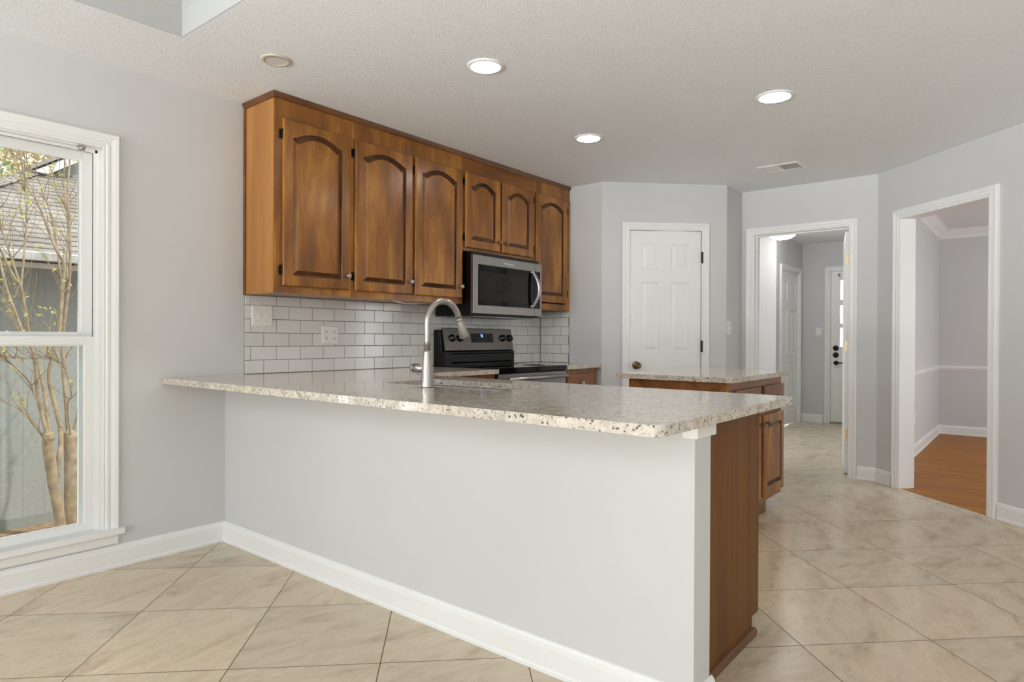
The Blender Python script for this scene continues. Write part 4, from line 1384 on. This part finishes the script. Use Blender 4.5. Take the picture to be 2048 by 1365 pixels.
def build_island():
    o = MB().slab(rrect(3.548, 4.645, 1.312, 2.055, 0.015, 4), [], ZT - 0.034, ZT - 0.004).build('worktop', M['granite'], None, 0.003)
    tag(o, 'rectangular speckled granite top of the kitchen island', 'worktop')
    root = empty('island_cabinet', (4.09, 1.68, 0))
    tag(root, 'brown wooden island cabinet with drawers facing right', 'cabinet')
    x0, x1, y0, y1, z1 = 3.60, 4.585, 1.36, 1.985, ZT - 0.0355
    MB().box(x0, x0 + 0.018, y0 + 0.019, y1, 0.085, z1).build('side_panel', M['wood_h'], root, 0.001)
    MB().box(x0 + 0.0, x0 + 0.018, y0, y0 + 0.0185, 0.085, z1).build('corner_stile', M['wood'], root, 0.001)
    mb = MB()
    mb.box(x1 - 0.018, x1, y0 + 0.019, y1, 0.085, z1).box(x0 + 0.018, x1 - 0.018, y1 - 0.018, y1, 0.085, z1).box(x0 + 0.018, x1 - 0.018, y0 + 0.019, y1 - 0.018, 0.085, 0.103)
    mb.build('carcass', M['wood'], root)
    MB().box(x0 + 0.07, 4.345, y0 + 0.020, y1 - 0.05, 0.0, 0.085).build('toe_base', M['wood'], root, 0.001)
    F = frame_matrix((0, y0 + 0.019, 0), (1, 0, 0), (0, 0, 1))
    MB(F).slab([(x0 + 0.0185, 0.085), (x1, 0.085), (x1, z1), (x0 + 0.0185, z1)], [], 0, 0.019).build('face_frame', M['wood_h'], root)
    for a, b in ((3.700, 4.130), (4.190, 4.590)):
        drawer_front(root, frame_matrix((a, y0, 0.672), (1, 0, 0), (0, 0, 1)), b - a, 0.158, True, 'wood_h', 'dark_bronze')
        Fd = frame_matrix((a, y0, 0.118), (1, 0, 0), (0, 0, 1))
        d = cab_door(root, Fd, b - a, 0.525, M['wood'], stile=0.055, rail_b=0.06, rail_t=0.06)
        cab_knob(d, Fd, 0.028 if a > 4 else b - a - 0.028, 0.475, 0.020, 'antique_brass')


# ------------------------------------------------------------------ ceiling fixtures
def build_ceiling_things():
    for (x, y, r, label) in ((2.343, 2.081, 0.089, 'lit recessed downlight nearest the camera, above the peninsula'), (3.605, 2.295, 0.093, 'lit recessed downlight farthest away, by the wall cabinets'), (3.614, 1.114, 0.098, 'lit recessed downlight at right, near the ceiling vent')):
        root = empty('recessed_light', (x, y, CEIL))
        tag(root, label, 'ceiling light', 'lit recessed ceiling lights')
        MB().lathe([(r, 0.0), (r, 0.003), (r - 0.006, 0.007), (r - 0.018, 0.008), (r - 0.020, 0.004), (r - 0.020, 0.0)], (x, y, CEIL), (0, 0, -1), 48).build('trim_ring', M['trim'], root)
        MB().lathe([(0, 0.0065), (r - 0.028, 0.0062), (r - 0.020, 0.0045), (r - 0.020, 0.001), (0, 0.001)], (x, y, CEIL), (0, 0, -1), 48).build('lens', M['lamp'], root)
    x, y = 1.671, 2.812
    root = empty('recessed_light', (x, y, CEIL))
    tag(root, 'small unlit recessed light with yellowed ring near the cabinet corner', 'ceiling light')
    ring = MB().lathe([(0.068, 0.0008), (0.070, 0.004), (0.066, 0.007), (0.048, 0.008), (0.046, 0.004), (0.0455, 0.0005)], (x, y, CEIL), (0, 0, -1), 40)
    ring.build('trim_ring', M['ring_beige'], root)
    MB().lathe([(0.0465, 0.0062), (0.0475, 0.0), (0.044, -0.05), (0.040, -0.095), (0.036, -0.10), (0, -0.10)], (x, y, CEIL), (0, 0, -1), 40).build('baffle', M['baffle'], root)

    # supply vent
    root = empty('ceiling_vent', (5.133, 1.529, CEIL))
    tag(root, 'white ceiling air vent with dark louvres', 'vent')
    x0, x1, y0, y1 = 5.022, 5.244, 1.377, 1.681
    z = CEIL
    F = frame_matrix((0, 0, z), (1, 0, 0), (0, -1, 0))     # local z -> down, local y -> -Y
    mb = MB(F)
    mb.sweep([(x0, -y1), (x1, -y1), (x1, -y0), (x0, -y0)], [(0, 0.0), (0.0, 0.003), (0.020, 0.008), (0.026, 0.006), (0.026, 0.0)], closed=True)
    mb.build('vent_frame', M['trim'], root)
    MB(F).box(x0 + 0.026, x1 - 0.026, -y1 + 0.026, -y0 - 0.026, 0.0004, 0.001).build('vent_throat', M['black'], root)
    n = 13
    ya, yb = y0 + 0.03, y1 - 0.03
    for k in range(n):
        yy = ya + (yb - ya) * (k + 0.5) / n
        s = 1 if k >= n // 2 + 1 else -1
        mb = MB()
        mb.loops([[(xx, yy - 0.0095, z - (0.0075 if s < 0 else 0.002)), (xx, yy + 0.0095, z - (0.002 if s < 0 else 0.0075)), (xx, yy + 0.0095, z - (0.0012 if s < 0 else 0.0067)), (xx, yy - 0.0095, z - (0.0067 if s < 0 else 0.0012))] for xx in (x0 + 0.024, x1 - 0.024)], cap0=True, cap1=True)
        mb.build('louvre', M['trim'], root)

    # hall flush light
    x, y = 7.86, 2.33
    root = empty('ceiling_light', (x, y, CEIL))
    tag(root, 'glowing glass dome light on the hall ceiling', 'ceiling light')
    MB().lathe([(0.165, 0.0), (0.17, 0.02), (0.175, 0.035), (0.165, 0.04), (0.155, 0.035)], (x, y, CEIL), (0, 0, -1), 36).build('base_ring', M['nickel'], root)
    MB().lathe([(0.165, 0.030), (0.160, 0.075), (0.138, 0.108), (0.10, 0.132), (0.05, 0.147), (0, 0.151)], (x, y, CEIL), (0, 0, -1), 36).build('glass_dome', M['dome'], root)
    MB().lathe([(0.012, 0.149), (0.014, 0.155), (0.006, 0.161), (0.010, 0.168), (0.004, 0.178), (0, 0.180)], (x, y, CEIL), (0, 0, -1), 16).build('finial', M['nickel'], root)


# ------------------------------------------------------------------ outside
GZ = -0.60


def build_outside():
    mb = MB().slab([(-30, -30), (40, -30), (40, 45), (-30, 45)], [[(XB - 0.2, YB - 0.2), (XB - 0.2, 3.66), (9.65, 3.66), (9.65, YB - 0.2)]], GZ - 0.2, GZ)
    tag(mb.build('ground', M['grass']), 'bare brown ground around the houses', 'ground', kind='structure')
    mb = MB().slab([(-2, 5.9), (7.5, 5.9), (7.5, 6.965), (-2, 6.965)], [], GZ, GZ + 0.03)
    tag(mb.build('mulch', M['mulch']), 'brown mulch bed against the neighbouring house', 'mulch', kind='stuff')
    # neighbouring house
    root = empty('neighbour_house', (3.4, 8.5, GZ))
    tag(root, 'grey neighbouring house with shingle roof seen through the window', 'house')
    MB().box(-0.2, 9.0, 7.0, 14.0, GZ, 2.0).build('house_wall', M['siding'], root)
    MB().box(-0.25, 9.0, 6.97, 7.0, GZ + 0.02, GZ + 0.125).build('skirt_board', M['skirt'], root, 0.004)
    # hip roof
    eave = [(-0.45, 6.60, 1.80), (9.4, 6.60, 1.80)]
    sl = 0.5
    rr = lambda y: 1.80 + sl * (y - 6.60)
    th = 0.05
    top = [(0.44, 6.60, rr(6.6)), (9.4, 6.60, rr(6.6)), (9.4, 10.4, rr(10.4)), (3.35, 10.4, rr(10.4))]
    mb = MB()
    mb.loops([[(a, b, c) for a, b, c in top], [(a, b, c - th) for a, b, c in top]], cap0=True, cap1=True)
    mb.build('roof', M['shingle'], root)
    hp = [(0.44, 6.60, rr(6.6)), (3.35, 10.4, rr(10.4)), (0.44, 10.4, 1.80), (0.44, 8.0, 1.80)]
    mb = MB()
    mb.loops([hp, [(a, b, c - th) for a, b, c in hp]], cap0=True, cap1=True)
    mb.build('roof', M['shingle'], root)
    # hip cap
    mb = MB()
    p0, p1 = Vector(top[0]), Vector(top[3])
    n = 26
    dv = (p1 - p0).normalized()
    sd = Vector((dv.y, -dv.x, 0)).normalized()
    for k in range(n):
        a = p0 + (p1 - p0) * (k / n)
        b = p0 + (p1 - p0) * ((k + 1.08) / n)
        mb.loops([[tuple(q + Vector((0, 0, h))) for q, h in ((a + sd * 0.10, 0.0), (a, 0.055), (a - sd * 0.10, 0.0), (a, 0.03))], [tuple(q + Vector((0, 0, h))) for q, h in ((b + sd * 0.10, 0.015), (b, 0.035), (b - sd * 0.10, 0.015), (b, 0.02))]], cap0=True, cap1=True)
    mb.build('hip_cap', M['shingle'], root)
    # gutter and fascia
    mb = MB()
    prof = [(6.50, 1.835), (6.485, 1.825), (6.495, 1.80), (6.51, 1.765), (6.60, 1.765), (6.60, 1.83), (6.592, 1.83), (6.592, 1.775), (6.515, 1.775), (6.505, 1.80), (6.497, 1.823)]
    mb.loops([[(x, y, z) for y, z in prof] for x in (0.40, 9.4)], cap0=True, cap1=True)
    mb.build('gutter', M['gutter'], root)
    MB().box(0.42, 9.4, 6.60, 6.62, 1.705, 1.795).build('fascia', M['fascia'], root)
    MB().box(0.42, 9.4, 6.62, 7.0, 1.735, 1.75).build('soffit', M['fascia'], root)
    # small upper gable with white rake overhang
    mb = MB()
    g0 = [(2.264, 8.9, 3.009), (2.82, 8.9, 3.375), (2.82, 8.9, 3.28), (2.422, 8.9, 3.007)]
    mb.loops([g0, [(a, b + 0.9, c) for a, b, c in g0]], cap0=True, cap1=True)
    mb.build('rake_board', M['gutter'], root)
    g1 = [(2.40, 9.15, 2.95), (3.9, 9.15, 2.95), (3.9, 9.15, 3.9), (2.82, 9.15, 3.30)]
    mb = MB()
    mb.loops([g1, [(a, b + 0.7, c) for a, b, c in g1]], cap0=True, cap1=True)
    mb.build('gable_wall', M['siding'], root)
    g2 = [(2.235, 8.86, 3.015), (2.95, 8.86, 3.49), (3.9, 8.86, 4.12), (3.9, 8.86, 4.17), (2.95, 8.86, 3.535), (2.235, 8.86, 3.06)]
    mb = MB()
    mb.loops([g2, [(a, b + 1.3, c) for a, b, c in g2]], cap0=True, cap1=True)
    mb.build('gable_roof', M['shingle'], root)

    # crape myrtle
    root = empty('bare_tree', (1.83, 6.3, GZ))
    tag(root, 'bare multi-stemmed tree with smooth tan bark outside the window', 'tree')
    T = {
        'T1': (0.040, [(1.795, 6.26, -0.572), (1.788, 6.25, -0.457), (1.767, 6.25, -0.283), (1.735, 6.24, -0.109), (1.714, 6.23, 0.055), (1.683, 6.21, 0.251), (1.686, 6.20, 0.344)], 1.0),
        'T1b': (0.0257, [(1.760, 6.26, -0.04), (1.787, 6.28, 0.162), (1.801, 6.3, 0.231), (1.801, 6.33, 0.389), (1.766, 6.36, 0.591), (1.734, 6.36, 0.791), (1.758, 6.32, 1.013), (1.786, 6.3, 1.158), (1.807, 6.28, 1.541), (1.807, 6.25, 1.716), (1.747, 6.2, 1.809), (1.691, 6.2, 1.958), (1.654, 6.2, 2.080), (1.603, 6.22, 2.225), (1.546, 6.25, 2.344), (1.48, 6.2, 2.7), (1.44, 6.2, 3.1)], 0.3),
        'T2': (0.047, [(1.890, 6.36, -0.572), (1.885, 6.35, -0.472), (1.885, 6.35, -0.09), (1.884, 6.35, 0.215), (1.881, 6.35, 0.30)], 1.02),
        'A': (0.020, [(1.683, 6.2, 0.30), (1.629, 6.18, 0.535), (1.595, 6.15, 0.725), (1.572, 6.12, 0.953), (1.523, 6.1, 1.096), (1.491, 6.1, 1.155), (1.449, 6.1, 1.291), (1.399, 6.12, 1.471), (1.36, 6.15, 1.70), (1.30, 6.2, 2.1), (1.27, 6.2, 2.6)], 0.35),
        'A2': (0.0095, [(1.66, 6.18, 0.26), (1.609, 6.0, 0.318), (1.512, 5.95, 0.464), (1.443, 5.9, 0.554), (1.327, 5.9, 0.642), (1.1, 5.9, 0.72)], 0.35),
        'B': (0.020, [(1.70, 6.22, 0.30), (1.693, 6.27, 0.526), (1.679, 6.3, 0.718), (1.642, 6.32, 0.910), (1.595, 6.3, 1.056), (1.571, 6.28, 1.180), (1.538, 6.25, 1.370), (1.515, 6.25, 1.52), (1.461, 6.22, 1.591), (1.382, 6.2, 1.767), (1.30, 6.2, 1.95)], 0.4),
        'B1': (0.0115, [(1.515, 6.25, 1.52), (1.477, 6.28, 1.682), (1.416, 6.3, 1.918), (1.394, 6.3, 2.028), (1.36, 6.3, 2.4)], 0.35),
        'B2': (0.0105, [(1.515, 6.25, 1.52), (1.528, 6.25, 1.671), (1.535, 6.22, 1.898), (1.538, 6.2, 2.049), (1.524, 6.2, 2.32), (1.502, 6.2, 2.403), (1.441, 6.2, 2.555), (1.38, 6.2, 2.9)], 0.35),
        'C': (0.022, [(1.875, 6.35, 0.22), (1.858, 6.37, 0.59), (1.847, 6.40, 0.843), (1.847, 6.40, 1.159), (1.868, 6.37, 1.467), (1.875, 6.35, 1.594), (1.864, 6.3, 1.939), (1.845, 6.3, 2.315), (1.860, 6.3, 2.595), (1.85, 6.3, 3.0)], 0.3),
        'E': (0.0075, [(1.885, 6.33, 0.24), (1.817, 6.2, 0.553), (1.817, 6.1, 0.653), (1.757, 6.05, 0.859), (1.692, 6.0, 0.921), (1.6, 6.0, 0.97)], 0.4),
        'F': (0.009, [(1.807, 6.27, 1.50), (1.785, 6.4, 1.976), (1.732, 6.36, 2.181), (1.652, 6.34, 2.403), (1.571, 6.34, 2.542), (1.5, 6.34, 2.8)], 0.4),
        'G': (0.015, [(1.89, 6.37, 0.22), (1.955, 6.38, 0.5), (1.962, 6.38, 0.747), (1.96, 6.38, 1.269), (1.95, 6.38, 1.616), (1.965, 6.36, 2.01), (1.98, 6.34, 2.5)], 0.35),
        'H': (0.005, [(1.69, 6.28, 0.99), (1.576, 6.0, 0.958), (1.449, 5.95, 0.949), (1.25, 5.9, 1.0)], 0.4),
        'I': (0.0085, [(1.625, 6.17, 0.56), (1.576, 6.15, 0.665), (1.537, 6.1, 0.765), (1.426, 6.05, 0.893), (1.349, 6.0, 0.96), (1.15, 5.95, 1.12)], 0.4),
        'J': (0.010, [(1.87, 6.35, 1.5), (1.872, 6.4, 1.711), (1.882, 6.42, 2.116), (1.849, 6.4, 2.365), (1.86, 6.4, 2.9)], 0.35),
    }
    random.seed(11)

    def smooth_path(P):
        out = []
        for i in range(len(P) - 1):
            p0, p1, p2, p3 = (Vector(P[max(0, min(len(P) - 1, j))]) for j in (i - 1, i, i + 1, i + 2))
            for k in range(4):
                t = k / 4
                out.append(0.5 * ((2 * p1) + (p2 - p0) * t + (2 * p0 - 5 * p1 + 4 * p2 - p3) * t * t + (3 * p1 - p0 - 3 * p2 + p3) * t ** 3))
        out.append(Vector(P[-1]))
        return out
    trunks = MB()
    allb = []
    for kx, (r, P, taper) in T.items():
        sp = smooth_path(P)
        if kx not in ('T1', 'T2'):
            r *= 0.82
        rad = [r * (1 + (taper - 1) * i / (len(sp) - 1)) * (1 + random.uniform(-0.05, 0.05)) for i in range(len(sp))]
        if kx in ('T1', 'T2', 'T1b'):
            trunks.tube(sp, rad, 12)
        else:
            mbb = MB().tube(sp, rad, 9)
            mbb.build('branch', M['bark'], root)
        if kx not in ('T1', 'T2'):
            allb.append(sp)
    # pollard knuckles
    for c, r in (((1.688, 6.2, 0.30), 0.036), ((1.883, 6.35, 0.275), 0.050)):
        L = []
        for i in range(7):
            ph = PI * i / 6
            L.append([(c[0] + max(0.002, r * math.sin(ph)) * math.cos(2 * PI * k / 10) * random.uniform(0.7, 1.25), c[1] + max(0.002, r * math.sin(ph)) * math.sin(2 * PI * k / 10) * random.uniform(0.85, 1.15), c[2] - r * 1.3 * math.cos(ph)) for k in range(10)])
        trunks.loops(L, smooth=True)
    trunks.build('trunk', M['bark'], root)
    twigs, leaves = MB(), MB()
    for sp in allb:
        for rep in range(15):
            i = random.randint(len(sp) // 4, len(sp) - 2)
            p = sp[i].copy()
            d = (sp[i + 1] - sp[i]).normalized()
            d = (d + Vector((random.uniform(-1.1, 1.1), random.uniform(-0.7, 0.7), random.uniform(-0.1, 0.6)))).normalized()
            pts = [p.copy()]
            for q in range(6):
                d = (d + Vector((random.uniform(-0.25, 0.25), random.uniform(-0.25, 0.25), random.uniform(-0.08, 0.25)))).normalized()
                p = p + d * random.uniform(0.05, 0.11)
                pts.append(p.copy())
            twigs.tube(pts, [0.0034 - 0.0004 * j for j in range(7)], 5)
            for q in pts[2:]:
                if random.random() < 0.2:
                    for _ in range(random.randint(2, 5)):
                        c = q + Vector((random.uniform(-0.02, 0.02), random.uniform(-0.02, 0.02), random.uniform(-0.02, 0.02)))
                        a = Vector((random.uniform(-1, 1), random.uniform(-1, 1), random.uniform(-1, 1))).normalized() * random.uniform(0.012, 0.024)
                        b = a.cross(Vector((random.uniform(-1, 1), random.uniform(-1, 1), random.uniform(-1, 1)))).normalized() * 0.006
                        leaves.face([leaves.addv(c - a), leaves.addv(c + b), leaves.addv(c + a), leaves.addv(c - b)])
    t = twigs.build('twigs', M['twig'], root)
    t['kind'] = 'stuff'
    lv = leaves.build('young_leaves', M['bud'], root)
    lv['kind'] = 'stuff'

    # trees beyond the roof
    for n, (x, y, h, r, mat, label) in enumerate(((1.2, 16.5, 6.2, 2.6, 'foliage_a', 'green leafy tree rising behind the neighbouring roof'), (6.4, 20.5, 8.2, 2.8, 'foliage_b', 'pale tan-leaved tree farther behind the neighbouring roof'), (-5.2, 18.5, 7.4, 2.9, 'foliage_a', 'green leafy tree left of the others, mostly outside the window'))):
        root = empty('leafy_tree', (x, y, GZ))
        tag(root, label, 'tree', 'trees beyond the neighbouring house')
        MB().tube([(x, y, GZ - 0.05), (x + 0.1, y, 1.2), (x, y + 0.1, 3.0), (x + 0.1, y, h - 1.5)], [0.2, 0.16, 0.12, 0.05], 10).build('trunk', M['bark'], root)
        fo = MB()
        for _ in range(9000):
            while True:
                v = Vector((random.uniform(-1, 1), random.uniform(-1, 1), random.uniform(-1, 1)))
                if 0.25 < v.length < 1:
                    break
            c = Vector((x, y, h - r * 0.75)) + Vector((v.x * r, v.y * r, v.z * r * 1.1))
            a = Vector((random.uniform(-1, 1), random.uniform(-1, 1), random.uniform(-1, 1))).normalized() * random.uniform(0.05, 0.11)
            b = a.cross(Vector((random.uniform(-1, 1), random.uniform(-1, 1), random.uniform(-1, 1)))).normalized() * random.uniform(0.03, 0.06)
            fo.face([fo.addv(c - a), fo.addv(c + b), fo.addv(c + a), fo.addv(c - b)])
        f = fo.build('foliage', M[mat], root)
        f['kind'] = 'stuff'


build_shell()
build_doors()
build_trim()
build_window(0.10, 1.165, 'window_1', 'tall white double-hung window in the left wall, beside the peninsula')
build_window(-1.80, -0.15, 'added_window', 'unseen white double-hung window on the left wall, added to light the floor')  # unseen window, added close by so its lamp reaches the left floor
build_bracket()
build_wall_cabinets()
build_backsplash()
build_plates()
build_peninsula()
build_range_side()
build_island()
build_ceiling_things()
build_outside()
